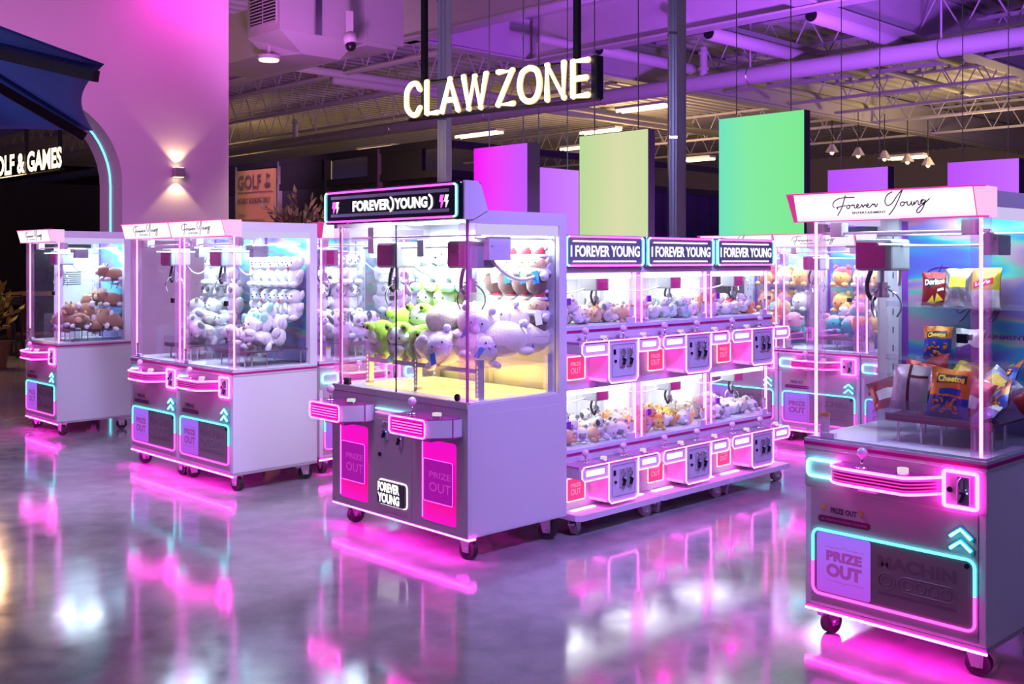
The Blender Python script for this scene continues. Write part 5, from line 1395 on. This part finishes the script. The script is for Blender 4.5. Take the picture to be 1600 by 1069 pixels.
T_ = lambda *a: a
doritos = bag('d', .135, .165, .05, [(1, FRED)], FSIL, 1.0, [('p', [(.30, .50), (.95, .80), (.10, .82)], PRBLK), ('t', ('Doritos', .12, .88, .62, .80, .06), PRW), ('p', [(.2, .08), (.5, .06), (.45, .34)], PRYEL), ('p', [(.5, .10), (.82, .14), (.6, .38)], PRYEL), ('p', [(.62, .42), (.86, .44), (.85, .52), (.63, .5)], PRW)])
cheet = bag('c', .145, .165, .055, [(.62, FBLUE), (1, FORANGE)], FSIL, 2.0, [('p', [(.14, .64), (.86, .70), (.84, .88), (.16, .84)], PRBLK), ('t', ('Cheetos', .18, .82, .68, .83, .03), PRYEL), ('c', 16, FORANGE)])
lays = bag('l', .15, .175, .055, [(.45, FWHITE), (1, FYEL)], FSIL, 3.0, [('p', [(.18, .46), (.84, .58), (.82, .74), (.16, .62)], PRRED), ('t', ("Lay's", .26, .76, .53, .66, .08), PRW)])
silv = bag('s', .13, .17, .05, [(1, FSIL)], FSIL, 4.0, [('p', [(.2, .5), (.8, .5), (.8, .8), (.2, .8)], PRYEL)])
purp = bag('p', .15, .16, .05, [(.40, FPUR), (1, FWHITE)], FSIL, 5.0, [('p', [(.3, .62), (.7, .66), (.68, .84), (.32, .8)], PRBLK), ('p', [(.2, .40), (.8, .42), (.6, .54)], FPUR)])
greyb = bag('g', .16, .19, .06, [(1, FWHITE)], FRED, 6.0, [('p', [(.45, .0), (.53, .0), (.53, 1), (.45, 1)], FDKRED), ('p', [(.53, .72), (.97, .74), (.97, .80), (.53, .78)], FDKRED)])
cheet2 = bag('c2', .165, .20, .06, [(.40, FBLUE), (1, FORANGE)], FSIL, 7.0, [('p', [(.14, .68), (.90, .74), (.88, .90), (.16, .86)], PRBLK), ('t', ('Cheetos', .18, .84, .72, .86, .03), PRYEL), ('p', [(.26, .46), (.80, .48), (.80, .60), (.26, .58)], FBLUE), ('c', 18, FORANGE)])
redb = bag('r', .14, .18, .05, [(1, FRED)], FSIL, 8.0, [('p', [(.2, .2), (.8, .2), (.8, .5), (.2, .5)], FWHITE)])
blueb = bag('b', .14, .18, .05, [(.5, FRED), (1, FBLUE)], FSIL, 9.0, [('p', [(.2, .45), (.8, .5), (.8, .65), (.2, .6)], PRW)])
yelb = bag('y', .15, .18, .05, [(1, FYEL)], FSIL, 10.0, [('p', [(.2, .4), (.8, .4), (.8, .6), (.2, .6)], FGOLD)])
org, rzR, _ = MACH['R']; uxR, uyR = ang(rzR)
BAGU = set()


def putbag(proto_, px, py, y, label, tilt=0, roll=0, yaw=0, s=1.0, dz=0):
    """px,py: where the bag's foot shows in the photograph's frame at local depth y of the snack machine"""
    o = copy_tree(proto_) if proto_.name in BAGU else proto_
    BAGU.add(proto_.name)
    b = org + uyR * y; k = (px - 800) / F; x = (k * b.y - b.x) / (uxR.x - k * uxR.y); w = b + uxR * x; z = CAMZ - (py - YH) / F * w.y
    o.location = (w.x, w.y, max(z, .962) + dz); o.scale = (s, s, s); o.rotation_euler = (Matrix.Rotation(math.radians(rzR + yaw), 3, 'Z') @ Matrix.Rotation(math.radians(roll), 3, 'Y') @ Matrix.Rotation(math.radians(tilt), 3, 'X')).to_euler()
    tag(o, label, 'snack bag', 'snack bags'); return o


def shelfbag(p, px, z, label, **k):
    o = putbag(p, px, 400, .57, label, **k); o.location.z = z; return o


shelfbag(doritos, 1461, 1.397, 'red tortilla chip bag on the upper acrylic shelf', tilt=-6, yaw=12, s=.9)
shelfbag(silv, 1497, 1.397, 'silver clear-front snack bag between the red and yellow bags', tilt=-6, yaw=5, s=.98)
shelfbag(lays, 1538, 1.397, 'yellow potato chip bag on the upper shelf, behind the neon post', tilt=-6, yaw=-8, s=.98)
shelfbag(cheet, 1464, 1.157, 'orange and blue cheese puff bag on the lower shelf', tilt=-8, yaw=8, s=.9)
shelfbag(purp, 1512, 1.157, 'purple and white chip bag on the lower shelf', tilt=-10, yaw=-5, s=.9)
putbag(greyb, 1419, 641, .20, 'grey bag showing its back with dark red stripe, front left of heap', tilt=-8, roll=3, yaw=10)
putbag(redb, 1392, 640, .34, 'red bag lying at the left end of the snack heap', tilt=-55, roll=-20, yaw=30)
putbag(redb, 1427, 625, .42, 'red bag leaning behind the grey striped bag', tilt=-25, roll=12, yaw=20)
putbag(silv, 1455, 640, .30, 'dark silver bag tucked between grey and orange bags', tilt=-15, roll=20, yaw=20, s=1.0)
putbag(cheet2, 1478, 655, .17, 'big orange and blue cheese puff bag at front middle of heap', tilt=-12, roll=6, yaw=14)
putbag(redb, 1462, 610, .52, 'red bag sticking up at the back of the heap', tilt=-15, roll=-8, yaw=-10, s=.9)
putbag(yelb, 1500, 605, .48, 'yellow bag lying across the top of the heap', tilt=-50, roll=25, yaw=10)
putbag(silv, 1522, 625, .36, 'big silver bag on top of heap right of the orange bag', tilt=-50, roll=35, yaw=-10, s=1.1)
putbag(redb, 1510, 650, .26, 'red bag standing right of the orange and blue bag', tilt=-30, roll=10, yaw=-15, s=.9)
putbag(purp, 1530, 664, .17, 'purple and silver bag lying at the front edge of the table', tilt=-70, roll=-20, yaw=-10, s=.9)
putbag(cheet, 1565, 610, .46, 'blue and orange bag on top at right of the heap', tilt=-50, roll=-30, yaw=-20)
putbag(cheet2, 1560, 650, .26, 'orange bag tipped sideways at right of the heap', tilt=-35, roll=-40, yaw=-30, s=.85)
putbag(blueb, 1592, 640, .36, 'blue and red bag at the right end of the heap', tilt=-45, roll=30, yaw=-40)

for n in ('sign_white', 'backlit_ink', 'flap_ink', 'flap_ink_pink', 'blue_led', 'button_cap_lit', 'header_edge', 'header_end_cap', 'rib_pink', 'lit_magenta_panel', 'neon_peach', 'sign_warm_small'):
    bpy.data.materials[n].cycles.emission_sampling = 'NONE'
